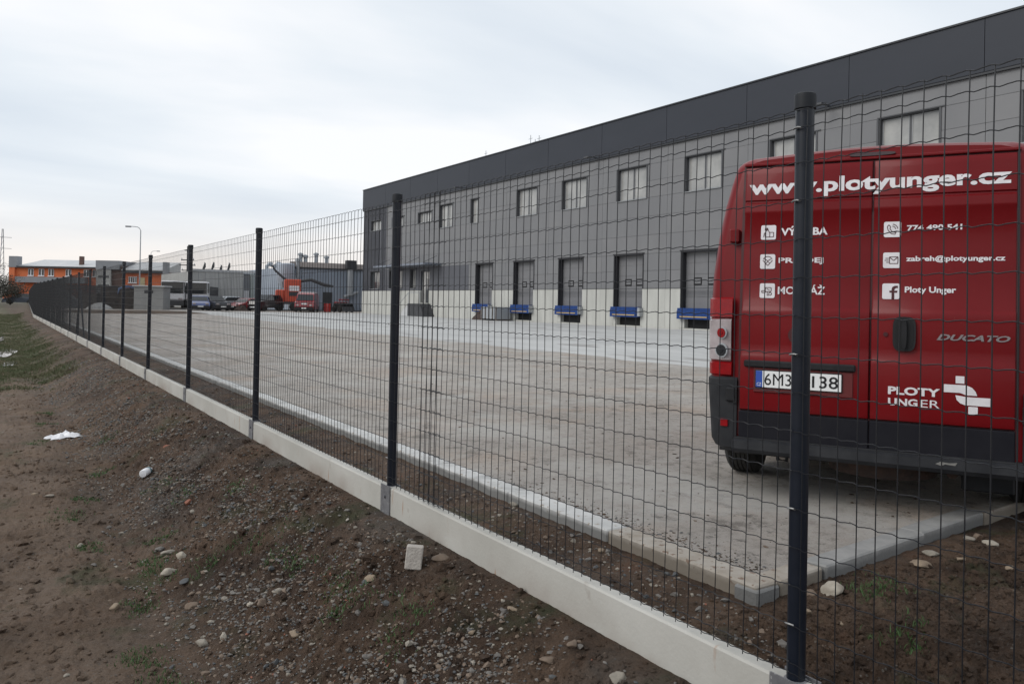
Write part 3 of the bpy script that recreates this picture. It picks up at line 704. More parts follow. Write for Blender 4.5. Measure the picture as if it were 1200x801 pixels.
# rear doors: profile down the height, thickness outwards
DOORP = [(.56, -.018), (.60, -.024), (.90, -.024), (.925, -.020), (.95, -.010), (1.175, -.010), (1.205, -.014), (1.225, -.006), (1.24, .0), (1.83, .0), (1.845, -.010), (1.905, -.010), (1.912, -.002), (1.922, -.002), (1.93, -.012), (2.12, -.012), (2.155, -.006)]
def doory(h): return lean(h)-.016+tab([(a, b) for a, b in DOORP], h)+.0
def door_panel(x0, x1, hs_, m, name, parent, extra=0, th=.03):
    mb = MB(); r = .005; xsn = [x0, x0+r, x0+3*r, x1-3*r, x1-r, x1]; dep = [th, .006, 0, 0, .006, th]
    vs = []
    for h in hs_:
        hh = h
        edge = min(abs(h-hs_[0]), abs(h-hs_[-1])); e2 = th if edge < 1e-6 else (.004 if edge < .012 else 0)
        for x, d in zip(xsn, dep): vs.append((x, doory(h)+max(d, e2)+extra, h))
    k = len(xsn); fs = [(i*k+j, i*k+j+1, (i+1)*k+j+1, (i+1)*k+j) for i in range(len(hs_)-1) for j in range(k-1)]
    mb.add(vs, fs); return mb.build(name, m, parent, smooth=True)
HS = sorted(set([.565, .573, .60, .75, .90, .925, .95, 1.0, 1.15, 1.175, 1.205, 1.225, 1.24, 1.4, 1.6, 1.83, 1.845, 1.86, 1.9, 1.905, 1.912, 1.922, 1.93, 2.0, 2.1, 2.12, 2.145, 2.152]))
dl = door_panel(-.772, -.0015, HS, MT.red, 'rear_door', van); dr = door_panel(.0025, .752, HS, MT.red, 'rear_door', van)
# dark gap behind the doors
MB().add([(-.785, lean(h)-.003, h) for h in (.4, 1.15, 1.6, 2.0, 2.17)]+[(.765, lean(h)-.003, h) for h in (.4, 1.15, 1.6, 2.0, 2.17)], [(i, i+5, i+6, i+1) for i in range(4)]).build('door_seal', MT.reddark, van)
for x0, x1, p in ((-.772, -.0015, dl), (.0025, .752, dr)):
    MB().bbox(x0, x1, -.030, .02, .375, .56, .006).build('door_cladding', MT.clad, p, smooth=False)
# plate recess, light bar, plate
MB().bbox(-.74, -.075, -.062, -.02, .848, .892, .008).build('plate_light_bar', MT.blackpl, dl)
MB().bbox(-.68, -.09, -.0455, -.03, .69, .845, .003).build('plate_recess', mat('plate_panel_red', (.11, .012, .013), .4, coat=.3), dl)
pl = MB().bbox(-.668, -.148, -.056, -.048, .718, .834, .003).build('number_plate', MT.blackpl, dl)
MB().box(-.662, -.154, -.0585, -.0562, .724, .828).build('plate_face', MT.platew, pl)
MB().box(-.6615, -.622, -.0600, -.0587, .7245, .8275).build('plate_strip', MT.blue, pl)
FONT = None
def text_mesh(s, bold=.0, shear=0., res=3):
    cu = bpy.data.curves.new('t', 'FONT'); cu.body = s; cu.size = 1; cu.offset = bold; cu.shear = shear; cu.resolution_u = res; cu.extrude = 0
    o = bpy.data.objects.new('t', cu); COL.objects.link(o); bpy.context.view_layer.update()
    me = bpy.data.meshes.new_from_object(o.evaluated_get(bpy.context.evaluated_depsgraph_get()))
    v = np.array([q.co[:] for q in me.vertices]); f = [tuple(p.vertices) for p in me.polygons]
    bpy.data.objects.remove(o); bpy.data.curves.remove(cu); bpy.data.meshes.remove(me)
    return v, f
def put_text(s, x0, x1, hb, hx, m, parent, bold=.03, shear=0, dy=-.0025, name='lettering', yfun=None):
    """glyphs spanning lateral x0..x1, bounding heights hb..hx"""
    v, f = text_mesh(s, bold, shear); a = v.min(0); b = v.max(0)
    X = x0+(v[:, 0]-a[0])/(b[0]-a[0])*(x1-x0); H = hb+(v[:, 1]-a[1])/(b[1]-a[1])*(hx-hb)
    yf = yfun or doory
    vs = [(x, yf(h)+dy, h) for x, h in zip(X, H)]; n = len(vs)
    mb = MB(); mb.add(vs, f); return mb.build(name, m, parent)
def flat_poly(polys, m, parent, name, dy=-.0035):
    mb = MB()
    for p in polys: mb.add([(x, doory(h)+dy, h) for x, h in p], [tuple(range(len(p)))])
    return mb.build(name, m, parent)
# web address: x-height 1.965..2.035, descenders and ascenders
put_text('www.plotyunger.cz', -.742, .722, 1.937, 2.062, MT.white, dr, .034)
put_text('VÝROBA', -.535, -.255, 1.694, 1.755, MT.white, dl, .03)
put_text('PRODEJ', -.545, -.275, 1.508, 1.552, MT.white, dl, .03)
put_text('MONTÁŽ', -.545, -.262, 1.318, 1.380, MT.white, dl, .018)
put_text('774 490 541', .190, .478, 1.706, 1.740, MT.white, dr, .03)
put_text('zabreh@plotyunger.cz', .188, .694, 1.514, 1.556, MT.white, dr, .03)
put_text('Ploty Unger', .184, .452, 1.325, 1.372, MT.white, dr, .03)
put_text('PLOTY', .104, .378, .729, .777, MT.white, dr, .04)
put_text('UNG', .105, .262, .664, .708, MT.white, dr, .036); put_text('ER', .278, .376, .664, .708, MT.white, dr, .0)
put_text('DUCATO', .355, .722, 1.060, 1.096, MT.chrome, dr, .03, .35, dy=-.006, name='badge')
put_text('6M3', -.608, -.445, .739, .813, MT.black, pl, .0, 0, yfun=lambda h: -.0587, dy=-.001)
put_text('4', -.388, -.348, .739, .813, MT.black, pl, .008, 0, yfun=lambda h: -.0587, dy=-.001)
put_text('138', -.322, -.172, .739, .813, MT.black, pl, .008, 0, yfun=lambda h: -.0587, dy=-.001)
put_text('CZ', -.655, -.628, .732, .752, MT.platew, pl, .0, 0, yfun=lambda h: -.0600, dy=-.001)
# company emblem: interlocking rails
def arc(cx_, cz_, r0, a0, a1, n=8, ax=1.): return [(cx_+ax*r0*math.cos(R(a0+(a1-a0)*i/n)), cz_+r0*math.sin(R(a0+(a1-a0)*i/n))) for i in range(n+1)]
ex = lambda u: .397+(u-385)*.000979; ez = lambda v: .858-(v-553)*.00108
flat_poly([[(ex(445), ez(592)), (ex(490), ez(592)), (ex(490), ez(553)), (ex(445), ez(553))],
           [(ex(385), ez(642)), (ex(470), ez(642)), (ex(500), ez(653)), (ex(556), ez(653)), (ex(548), ez(632)), (ex(530), ez(612)), (ex(500), ez(600)), (ex(385), ez(600))],
           [(ex(497), ez(706)), (ex(622), ez(706)), (ex(622), ez(662)), (ex(505), ez(662)), (ex(445), ez(655)), (ex(452), ez(680)), (ex(470), ez(697))],
           [(ex(512), ez(752)), (ex(560), ez(752)), (ex(560), ez(712)), (ex(512), ez(712))]], MT.white, dr, 'emblem')
def icon(xc, hc, strokes, parent, fills=()):
    s_ = .047; c = .010
    pts = []
    for sx, sz, a0 in ((1, 1, 0), (-1, 1, 90), (-1, -1, 180), (1, -1, 270)): pts += [(xc+sx*(s_-c)+c*math.cos(R(a0+i*30)), hc+sz*(s_-c)+c*math.sin(R(a0+i*30))) for i in range(4)]
    o = flat_poly([pts], MT.white, parent, 'icon_tile', -.003)
    mb = MB(); wd = .0022
    for st in strokes:
        for (a, b), (c2, d) in zip(st[:-1], st[1:]):
            dx, dz = c2-a, d-b; l = math.hypot(dx, dz) or 1; nx_, nz_ = -dz/l*wd, dx/l*wd
            q = [(xc+a+nx_, hc+b+nz_), (xc+c2+nx_, hc+d+nz_), (xc+c2-nx_, hc+d-nz_), (xc+a-nx_, hc+b-nz_)]
            mb.add([(x, doory(h)-.0042, h) for x, h in q], [(3, 2, 1, 0)])
    for st in fills: mb.add([(xc+a, doory(hc+b)-.0042, hc+b) for a, b in st], [tuple(range(len(st)))])
    mb.build('icon_drawing', MT.reddark, o)
circ = lambda cx_, cz_, r_, a0=0, a1=360, n=14: [(cx_+r_*math.cos(R(a0+(a1-a0)*i/n)), cz_+r_*math.sin(R(a0+(a1-a0)*i/n))) for i in range(n+1)]
icon(-.613, 1.717, [[(-.02, -.03), (-.02, .0), (-.008, .03), (.0, .01), (.008, -.004), (.008, -.03), (-.02, -.03)], [(.008, .0), (.032, .0), (.032, -.03), (.008, -.03)], circ(-.014, .02, .008), [(-.03, -.03), (-.026, -.004), (-.02, -.004)]], dl)
icon(-.613, 1.528, [circ(0, .004, .029, 20, 160), [(-.03, .008), (-.012, -.012), (0, -.026), (.014, -.012), (.03, .008)], [(-.02, .018), (0, .004), (.02, .016)], [(-.012, -.012), (.002, .0), (.014, -.012)]], dl)
icon(-.610, 1.340, [[(-.034, .0), (-.012, .0)], [(-.034, -.012), (-.012, -.012), (-.012, .02), (.024, .02), (.024, -.006), (-.012, -.006)], [(.0, -.006), (.0, -.03), (.01, -.03)], circ(.018, -.02, .009), [(-.034, 0), (-.034, -.012)], [(-.004, .012), (.016, .002)]], dl)
icon(.111, 1.717, [[(-.028, .018), (-.02, .028), (-.01, .016), (-.014, .004), (-.002, -.012), (.01, -.018), (.022, -.012), (.014, -.03), (-.006, -.026), (-.024, -.004), (-.028, .018)], circ(-.004, -.002, .022, 10, 80, 6), circ(-.004, -.002, .034, 10, 80, 6)], dr)
icon(.110, 1.530, [[(-.012, -.02), (.034, -.02), (.034, .02), (-.012, .02), (-.012, -.02)], [(-.012, .02), (.011, -.002), (.034, .02)], [(-.034, .012), (-.016, .012)], [(-.038, .0), (-.016, 0)], [(-.030, -.012), (-.016, -.012)]], dr)
icon(.109, 1.343, [], dr, fills=[[(.004, -.047), (.019, -.047), (.019, -.008), (.004, -.008)], [(-.008, -.008), (.034, -.008), (.036, .004), (-.008, .004)], [(.004, .0045), (.019, .0045), (.021, .014), (.027, .020), (.038, .020), (.038, .033), (.02, .033), (.008, .026), (.004, .014)]])
# handle, lock, hinges, brake light
def oval(cx_, cz_, a, b, n=24, p=2.6): return [(cx_+a*abs(math.cos(t))**(2/p)*(1 if math.cos(t) >= 0 else -1), cz_+b*abs(math.sin(t))**(2/p)*(1 if math.sin(t) >= 0 else -1)) for t in [2*math.pi*i/n for i in range(n)]]
hd = MB().prism(oval(.186, 1.09, .062, .102, p=4), -.045, -.02, 'y').build('door_handle', MT.blackpl, dr, smooth=True)
MB().prism(oval(.186, 1.092, .048, .086, p=4), -.0475, -.0452, 'y').build('handle_cup', MT.black, hd)
MB().prism(oval(.186, 1.09, .014, .088), -.066, -.048, 'y').build('handle_grip', MT.blackpl, hd, smooth=True)
MB().prism(oval(.085, 1.085, .013, .013, p=2), -.032, -.02, 'y').build('lock', MT.reddark, dr)
MB().prism(oval(-.418, 1.06, .055, .055, p=2), -.034, -.02, 'y').build('round_emblem', MT.reddark, dl, smooth=True)
for s_ in (-1, 1):
    for h in (1.70, .66):
        MB().bbox(-.86 if s_ < 0 else .80, -.80 if s_ < 0 else .86, lean(h)-.035, lean(h)+.05, h-.045, h+.045, .008).build('hinge', MT.red if h > 1 else MT.blackpl, van)
MB().prism(oval(-.01, 2.190, .13, .011, p=3), .062, .13, 'y').build('brake_light', mat('smoked_red', (.03, .005, .006), .15, coat=.6), van)
MB().bbox(-.78, .77, .062, .16, 2.158, 2.176, .004).build('rain_gutter', MT.red, van)
# corner shells: tail lamps and bumper ends
def corner(h0, h1, sgn, off, xin, fout, m, name, parent, hs_=None, thick=.02, round_=.012):
    hs_ = hs_ or [h0, h0+round_, (h0+h1)/2, h1-round_, h1]; vs = []; cnt = None
    for i, h in enumerate(hs_):
        w_ = tab(WT, h); e = off-(thick if h in (hs_[0], hs_[-1]) else 0); l_ = lean(h)
        path = [(xin, l_), ((xin+(w_-.085))/2, l_), (w_-.085, l_), (w_-.05, .018+l_), (w_-.022, .05+l_*.9), (w_-.006, .11+l_*.8), (w_, .25+l_*.5)]
        if fout < .2: path = path[:-1]+[(w_-.003, fout)]
        else: path.append((w_, fout))
        nor = [(0, -1), (0, -1), (.35, -.93), (.6, -.8), (.85, -.53), (.97, -.2), (1, 0), (1, 0)][:len(path)]
        row = [(sgn*(x+nx_*e), y_+ny_*e, h) for (x, y_), (nx_, ny_) in zip(path, nor)]
        row = [(sgn*path[0][0], path[0][1]+.01, h)]+row+[(sgn*(path[-1][0]-.02), path[-1][1]+.0, h)]
        vs += row; cnt = len(row)
    fs = [(i*cnt+j, i*cnt+j+1, (i+1)*cnt+j+1, (i+1)*cnt+j) if sgn > 0 else (i*cnt+j+1, i*cnt+j, (i+1)*cnt+j, (i+1)*cnt+j+1) for i in range(len(hs_)-1) for j in range(cnt-1)]
    return MB().add(vs, fs).build(name, m, parent, smooth=True)
for s_ in (-1, 1):
    tl = corner(1.155, 1.295, s_, .010, .83, .16, MT.lampred, 'tail_lamp', van)
    lc = corner(.872, 1.153, s_, .012, .835, .16, MT.lampclear, 'clear_lens', tl)
    corner(.775, .870, s_, .010, .83, .16, MT.lampred, 'lower_lens', tl)
    for hc, rr in ((.945, .048), (1.06, .040)):
        o = MB().prism(oval(0, hc, rr, rr, p=2), -.008, .0, 'y').build('reflector_ring', MT.galv, tl, smooth=True); oc = MB().prism(oval(0, hc, rr*.78, rr*.78, p=2), -.012, -.0082, 'y').prism(oval(0, hc, rr*.3, rr*.3, p=2), -.016, -.0122, 'y').build('bulb_cover', MT.greypl if hc < 1 else MT.lampred, tl, smooth=True); oc.location = (s_*.893, -.010, 0); oc.rotation_euler = (0, 0, s_*R(22))
        o.location = (s_*.893, -.010, 0); o.rotation_euler = (0, 0, s_*R(22))
    bc = corner(.30, .772, s_, .016, .79, .45, MT.greypl, 'bumper_corner', van, hs_=[.30, .315, .36, .42, .55, .70, .755, .772])
    MB().bbox(s_*.868-.024, s_*.868+.024, -.024, -.005, .448, .497, .004).build('reflector', MT.lampred, bc)
    MB().bbox(s_*.80-.014, s_*.80+.014, -.022, -.003, .60, .70, .004).build('hinge_cover', MT.blackpl, bc)
SMW = mat('scraped_paint', (.17, .165, .155), .7)
# bumper step
bs = MB().prism([(-.10, .325), (-.085, .300), (.05, .29), (.06, .38), (-.07, .385), (-.095, .375)], -.80, .79, 'x').build('bumper', MT.greypl, van)
MB().bbox(-.80, .79, -.055, .0, .376, .392, .004).build('bumper_tread', MT.blackpl, bs)
MB().prism([(.36, .352), (.385, .366), (.43, .362), (.47, .368), (.46, .350), (.41, .354), (.39, .343)], -.1, -.092, 'y').build('scuff', SMW, bs)
# wheels
def wheel(x, f, parent, r=.345, w_=.215):
    s_ = 1 if x > 0 else -1; wl = MB()
    prof = [(r*.62, -w_/2), (r*.9, -w_/2), (r*.975, -w_/2+.02)]
    for k in range(5):
        a = -w_/2+.03+k*(w_-.06)/5
        prof += [(r, a), (r, a+(w_-.06)/5-.008), (r-.009, a+(w_-.06)/5-.006), (r-.009, a+(w_-.06)/5-.002)]
    prof += [(r, w_/2-.03), (r*.975, w_/2-.02), (r*.9, w_/2), (r*.62, w_/2)]
    wl.lathe(prof, (0, 0, 0), 40, 'x'); o = wl.build('wheel', MT.rubber, parent, smooth=True); o.location = (x, f, r)
    ri = MB().lathe([(r*.62, -s_*-w_/2*.9), (r*.58, s_*w_/2*.5), (r*.3, s_*w_/2*.35), (r*.22, s_*w_/2*.6), (.0, s_*w_/2*.6)], (0, 0, 0), 24, 'x').build('rim', MT.steel, o, smooth=True)
    MB().lathe([(r*.6, -w_/2+.02), (r*.6, w_/2-.03)], (0, 0, 0), 24, 'x').build('rim_barrel', MT.under, o)
for x in (-.895, .895):
    wheel(x, .86, van); wheel(x, 4.0, van)
MB().tube([(-.8, .93, .33), (.8, .93, .33)], .055, 10).lathe([(.10, -.06), (.14, 0), (.10, .06)], (0, .93, .33), 14, 'y').build('rear_axle', MT.under, van)
for s_ in (-1, 1):
    MB().tube([(s_*.62, .2, .36), (s_*.62, .6, .27), (s_*.62, .95, .27), (s_*.62, 1.5, .40)], .022, 6).build('leaf_spring', MT.rust, van)
    MB().bbox(s_*.9-.12, s_*.9+.12, .50, .515, .20, .42, .003).build('mud_flap', MT.blackpl, van)
MB().lathe([(.17, -.06), (.26, -.085), (.32, -.07), (.335, 0), (.32, .07), (.26, .085), (.17, .06), (.06, .03)], (0.05, .46, .255), 24, 'z').build('spare_wheel', MT.rust, van, smooth=True)
MB().tube([(.45, .1, .27), (.46, .5, .25), (.42, 1.0, .24), (.42, 2.2, .26)], .032, 10).lathe([(.09, -.3), (.1, -.28), (.1, .28), (.09, .3)], (.44, 1.75, .26), 14, 'y').build('exhaust', MT.rust, van, smooth=True)
MB().bbox(.50, .78, .30, .33, .14, .30, .01).build('tow_plate', MT.greypl, van)
MB().tube([(-.55, .12, .32), (-.55, .13, .24), (-.5, .16, .23), (-.5, .18, .3)], .012, 6).build('tow_eye', MT.blackpl, van)
# cab glazing, mirrors, lights, side moulding
for s_ in (-1, 1):
    MB().prism([(3.42, 1.25), (4.12, 1.25), (3.84, 1.78), (3.42, 1.86)], s_*.985, s_*.945, 'x').build('side_window', MT.glassdk, van)
    MB().bbox(s_*1.12-.09, s_*1.12+.09, 3.88, 3.98, 1.25, 1.62, .03).tube([(s_*.95, 3.95, 1.3), (s_*1.08, 3.95, 1.35)], .025, 6).build('mirror', MT.blackpl, van)
    MB().bbox(s_*1.004-.008, s_*1.004+.008, 1.4, 3.3, .60, .74, .004).build('side_moulding', MT.blackpl, van)
    MB().bbox(s_*.66-.13, s_*.66+.13, 4.70, 4.87, .80, 1.05, .03).build('headlight', MT.lampclear, van)
MB().add([(-.78, 3.63, 2.10), (.78, 3.63, 2.10), (.86, 4.27, 1.47), (-.86, 4.27, 1.47)], [(3, 2, 1, 0)]).build('windscreen', MT.glassdk, van)
MB().bbox(-.82, .82, 4.86, 5.0, .20, .68, .04).build('front_bumper', MT.greypl, van)  # extended downwards to block light coming under from the front

# ------------------------------------------------------------------ background vehicles
def carlike(name, label, cat, loc, rot, L_, W_, prof, glass, m, wr=.32, group=None, front='-', vscale=1.):
    """prof: side outline (y,z); built nose towards -Y before rotation"""
    c = thing(name, label, cat, loc, rot, group)
    mb = MB(); xsn = [-W_/2, -W_/2+.08, W_/2-.08, W_/2]; n = len(prof)
    zm = max(z for _, z in prof); belt = zm*.58; vs = []
    for k, x in enumerate(xsn):
        for (a, z) in prof:
            xx = x*(1-.13*max(0, z-belt)/(zm-belt)); zz_ = z if k in (1, 2) else min(z, zm-.05)-(.02 if z > belt else 0); vs.append((xx, a, zz_))
    fs = [tuple(range(n)), tuple(3*n+i for i in reversed(range(n)))]
    for k in range(3): fs += [(k*n+(i+1) % n, k*n+i, (k+1)*n+i, (k+1)*n+(i+1) % n) for i in range(n)]
    mb.add(vs, fs); mb.build('body', m, c)
    for g in glass:
        if g[0] == 'side':
            for s_ in (-1, 1):
                z_ = [z for _, z in g[1]]; pts = [(s_*(W_/2*(1-.13*max(0, z-belt)/(zm-belt))+.012), a, z) for a, z in g[1]]
                pts2 = [(p[0]-s_*.03, p[1], p[2]) for p in pts]; k = len(pts)
                MB().add(pts+pts2, [tuple(range(k)), tuple(range(2*k-1, k-1, -1))]+[(i, (i+1) % k, k+(i+1) % k, k+i) for i in range(k)]).build('side_window', MT.glassdk, c)
        else:
            (a0, z0), (a1, z1) = g[1]; w0 = W_/2-.12; w1 = w0*.9; sg = g[2]
            MB().add([(-w0, a0+sg*.04, z0), (w0, a0+sg*.04, z0), (w1, a1+sg*.04, z1), (-w1, a1+sg*.04, z1)]+[(-w0, a0-sg*.02, z0), (w0, a0-sg*.02, z0), (w1, a1-sg*.02, z1), (-w1, a1-sg*.02, z1)], [(0, 1, 2, 3), (7, 6, 5, 4), (0, 3, 7, 4), (1, 5, 6, 2), (3, 2, 6, 7), (0, 4, 5, 1)]).build('windscreen', MT.glassdk, c)
    y0 = min(a for a, _ in prof); y1 = max(a for a, _ in prof)
    for a in (y0+.8, y1-.85):
        for s_ in (-1, 1):
            o = MB().lathe([(wr*.9, -.1), (wr, -.08), (wr, .08), (wr*.9, .1), (wr*.55, .1), (wr*.5, .05), (0, .05)] if s_ > 0 else [(0, -.05), (wr*.5, -.05), (wr*.55, -.1), (wr*.9, -.1), (wr, -.08), (wr, .08), (wr*.9, .1)], (0, 0, 0), 16, 'x').build('wheel', MT.rubber, c)
            o.location = (s_*(W_/2-.08), a, wr)
    for s_ in (-1, 1):
        MB().bbox(s_*(W_/2-.28)-.14, s_*(W_/2-.28)+.14, y0-.02, y0+.1, .6*vscale, .76*vscale, .02).build('headlight', MT.lampclear, c)
    MB().bbox(-W_/2+.03, W_/2-.03, y0-.06, y0+.1, .22, .5*vscale, .03).build('bumper', MT.blackpl, c)
    MB().box(-.26, .26, y0-.075, y0-.061, .36, .47).build('number_plate', MT.platew, c)
    return c
HATCH = [(-2.0, .25), (2.0, .25), (2.05, .8), (1.9, 1.0), (1.45, 1.42), (.6, 1.48), (-.3, 1.42), (-1.05, .95), (-1.9, .75), (-2.05, .5)]
HG = [('side', [(1.6, 1.02), (1.3, 1.36), (-.25, 1.36), (-.9, .98)]), ('f', [(-1.0, .98), (-.36, 1.38)], -1)]
SUV = [(-2.2, .35), (2.2, .35), (2.25, 1.0), (2.1, 1.2), (1.8, 1.72), (-.3, 1.72), (-1.0, 1.15), (-2.1, 1.05), (-2.25, .7)]
SG = [('side', [(1.9, 1.18), (1.65, 1.62), (-.25, 1.62), (-.85, 1.16)]), ('f', [(-.95, 1.2), (-.37, 1.66)], -1)]
VANP = [(-2.3, .3), (2.4, .3), (2.45, 1.7), (2.3, 1.95), (-.9, 1.98), (-1.25, 1.85), (-1.75, 1.15), (-2.3, .98), (-2.4, .6)]
VG = [('side', [(-.2, 1.2), (-.2, 1.75), (-1.05, 1.75), (-1.5, 1.2)]), ('f', [(-1.714, 1.2), (-1.286, 1.8)], -1)]
G = 'vehicles parked along the far side of the yard'
red = carmat('car_red', (.22, .015, .02)); blue = carmat('car_blue', (.08, .11, .26)); dk = carmat('car_dark', (.02, .022, .028)); sil = carmat('car_silver', (.36, .39, .42)); blk = carmat('car_black', (.014, .014, .017))
carlike('parked_car', 'blue hatchback parked at the far side of the yard beside a dark off-roader', 'car', (17.5, 84, 0), R(-8), 4, 1.75, HATCH, HG, blue, group=G)
carlike('parked_car', 'dark off-roader parked far off between the blue car and the silver car', 'car', (18.9, 83.5, 0), R(10), 4.4, 1.6, [(a*.9, z*.85) for a, z in SUV], [(g[0], [(a*.9, z*.85) for a, z in g[1]])+tuple(g[2:]) for g in SG], dk, group=G)
carlike('parked_car', 'silver car parked side-on in front of the pale hall', 'car', (20.3, 85.5, 0), R(-62), 4, 1.7, HATCH, HG, sil, group=G)
carlike('parked_car', 'dark red estate car parked left of the black pickup', 'car', (22.2, 84, 0), R(-58), 4, 1.7, [(a, z*.9) for a, z in HATCH], [(g[0], [(a, z*.9) for a, z in g[1]])+tuple(g[2:]) for g in HG], red, group=G)
carlike('parked_car', 'black off-roader parked just left of the orange crane', 'car', (24.05, 84, 0), R(-48), 4.4, 1.8, SUV, SG, blk, group=G)
mv = carlike('minibus', 'small red van with pale roof parked before the blue-grey hall', 'van', (27.45, 80.6, 0), R(-26), 4.7, 1.9, VANP, VG, red, group=G, vscale=1.05)
MB().bbox(-.80, .80, -.85, 2.2, 1.985, 2.06, .02).build('roof_panel', MT.litter, mv)
MB().box(-.3, .3, -2.43, -2.38, .78, .92).build('grille_badge', MT.litter, mv)
# little red loader and red barrel
ld = thing('loader', 'little red and black loader parked near the warehouse corner', 'loader', (31.8, 81.6, 0), R(10))
MB().bbox(-.75, .75, -.8, .9, .35, .95, .08).build('chassis', MT.blackpl, ld)
MB().bbox(-.45, .45, -.4, .3, 1.3, 1.42, .03).build('cab_roof', red, ld)
mb = MB()
for a in (-.38, .38):
    for b in (-.35, .25): mb.tube([(a, b, .9), (a, b, 1.3)], .03, 5)
mb.build('cab_frame', red, ld); MB().bbox(-.7, .7, .3, .85, .951, 1.12, .05).build('bonnet', red, ld)
for a in (-.75, .75):
    for b in (-.5, .6):
        o = MB().lathe([(.2, -.1), (.33, -.1), (.36, -.06), (.36, .06), (.33, .1), (.2, .1)], (0, 0, 0), 14, 'x').build('wheel', MT.rubber, ld); o.location = (a, b, .36)
MB().prism([(-1.2, .1), (-.85, .15), (-.82, .6), (-.95, .62)], -.7, .7, 'x').build('bucket', MT.darkgrey, ld)
br = thing('barrel', 'bright red barrel standing between the small red van and the loader', 'barrel', (30.15, 82, 0))
MB().lathe([(.38, 0), (.38, .28), (.40, .30), (.38, .32), (.38, .6), (.40, .62), (.38, .64), (.36, .92), (0, .92)], n=18).build('drum', carmat('barrel_red', (.45, .03, .025)), br, smooth=True)
MB().lathe([(.3, .921), (.3, .96), (0, .96)], n=16).build('lid', MT.reddark, br)
# orange crane truck
cr_ = thing('crane_truck', 'orange lorry-mounted crane with folded dark boom behind the small red van', 'crane', (26.75, 85.5, 0), R(-15))
MB().box(-1.1, 3.2, -.9, .9, .75, 1.0).build('chassis', MT.darkgrey, cr_)
MB().bbox(-.2, 1.5, -.95, .95, 1.0, 3.45, .08).build('tower', MT.craneor, cr_); MB().bbox(-1.1, -.21, -.9, .9, .6, 2.3, .08).build('cabinet', MT.craneor, cr_)
MB().box(.25, 1.35, -.97, -.951, 2.2, 2.75).build('control_panel', MT.litter, cr_); MB().box(.25, 1.35, -.975, -.952, 1.65, 2.1).build('opening', MT.darkgrey, cr_)
MB().box(-.4, .0, -.2, .2, 3.45, 3.6).tube([(-.2, 0, 3.5), (-1.2, 0, 4.4), (-1.5, 0, 4.9)], [.14, .12, .1], 6).build('boom', MT.darkgrey, cr_)
MB().tube([(1.5, -.2, 3.3), (2.6, -.3, 3.45), (4.0, -.3, 2.95), (5.0, -.3, 2.8)], [.16, .18, .2, .12], 6).build('jib', MT.darkgrey, cr_)
for x in (-.7, .9, 2.6):
    for s_ in (-1, 1): MB().lathe([(.25, -.13), (.45, -.13), (.48, -.1), (.48, .1), (.45, .13), (.25, .13)], (x, s_*.85, .48), 16, 'y').build('wheel', MT.rubber, cr_)
MB().bbox(1.7, 3.3, -.9, .9, 1.001, 1.5, .05).build('flatbed', MT.rust, cr_)
si = thing('silo', 'pale blue dust silo rising above the orange crane', 'silo', (27.6, 88.5, 0))
MB().lathe([(.5, 2.6), (1.0, 3.5), (1.0, 5.2), (.9, 5.3), (0, 5.35)], n=16).build('vessel', MT.silo, si, smooth=True)
mb = MB()
for a in (-.6, .6):
    for b in (-.6, .6): mb.tube([(a, b, 0), (a, b, 3.6)], .06, 6)
mb.build('leg', MT.galv, si)
MB().tube([(.95, 0, 3.3), (1.35, 0, 3.7), (1.35, 0, 5.6)], .18, 10).build('pipe', MT.galv, si); MB().lathe([(.28, 5.6), (.28, 5.85), (0, 6.0)], (1.35, 0, 0), 12).build('pipe_cowl', MT.galv, si)
# lorries at the far left of the yard
for k, (x, y_, rt, lab, fl) in enumerate([(17.0, 95, R(-14), 'white lorry cab with dark windows, left of its pair behind the kiosk', 'white lorries behind the kiosk'), (19.9, 96.5, R(-20), 'white lorry cab with dark windows, right of its pair beside the pale hall', 'white lorries behind the kiosk')]):
    t = thing('lorry', lab, 'lorry', (x, y_, 0), rt, fl)
    MB().bbox(-1.2, 1.2, -1.0, 1.0, .9, 3.1, .12).build('cab', MT.litter, t)
    MB().bbox(-1.14, 1.14, -1.03, -.99, 1.7, 2.98, .01).build('windscreen', MT.glassdk, t)
    for s_ in (-1, 1): MB().bbox(s_*1.205-.01, s_*1.205+.01, -.9, .6, 1.8, 2.95, .004).build('side_window', MT.glassdk, t); MB().bbox(s_*.8-.2, s_*.8+.2, -1.04, -1.0, .95, 1.2, .01).build('headlight', MT.lampclear, t)
    MB().bbox(-1.2, 1.2, -1.1, -.9, .35, .899, .04).build('bumper', MT.darkgrey, t); MB().box(-.6, .6, 1.0, 8.5, .7, .95).build('chassis', MT.darkgrey, t)
    MB().bbox(-1.22, 1.22, 1.3, 8.5, .96, 2.6, .03).build('load_body', MT.darkgrey, t)
    for a in (-.2, 5.5, 6.8):
        for s_ in (-1, 1): MB().lathe([(.25, -.14), (.48, -.14), (.5, -.1), (.5, .1), (.48, .14), (.25, .14)], (s_*1.0, a, .5), 16, 'x').build('wheel', MT.rubber, t)
# kiosk
ks = thing('kiosk', 'grey rendered transformer kiosk with flat overhanging roof beyond the fence', 'kiosk', (13.3, 85, 0), R(-25))
MB().bbox(-1.35, 1.35, -1.2, 1.2, 0, 2.22, .02).build('wall', MT.kiosk, ks); MB().bbox(-1.5, 1.5, -1.35, 1.35, 2.221, 2.36, .02).build('roof', MT.roofpale, ks)
MB().box(-1.37, -1.351, -.5, .5, .1, 2.0).build('door', MT.greymid, ks); MB().box(-.4, .4, -1.225, -1.201, 1.6, 1.9).build('vent', MT.darkgrey, ks)
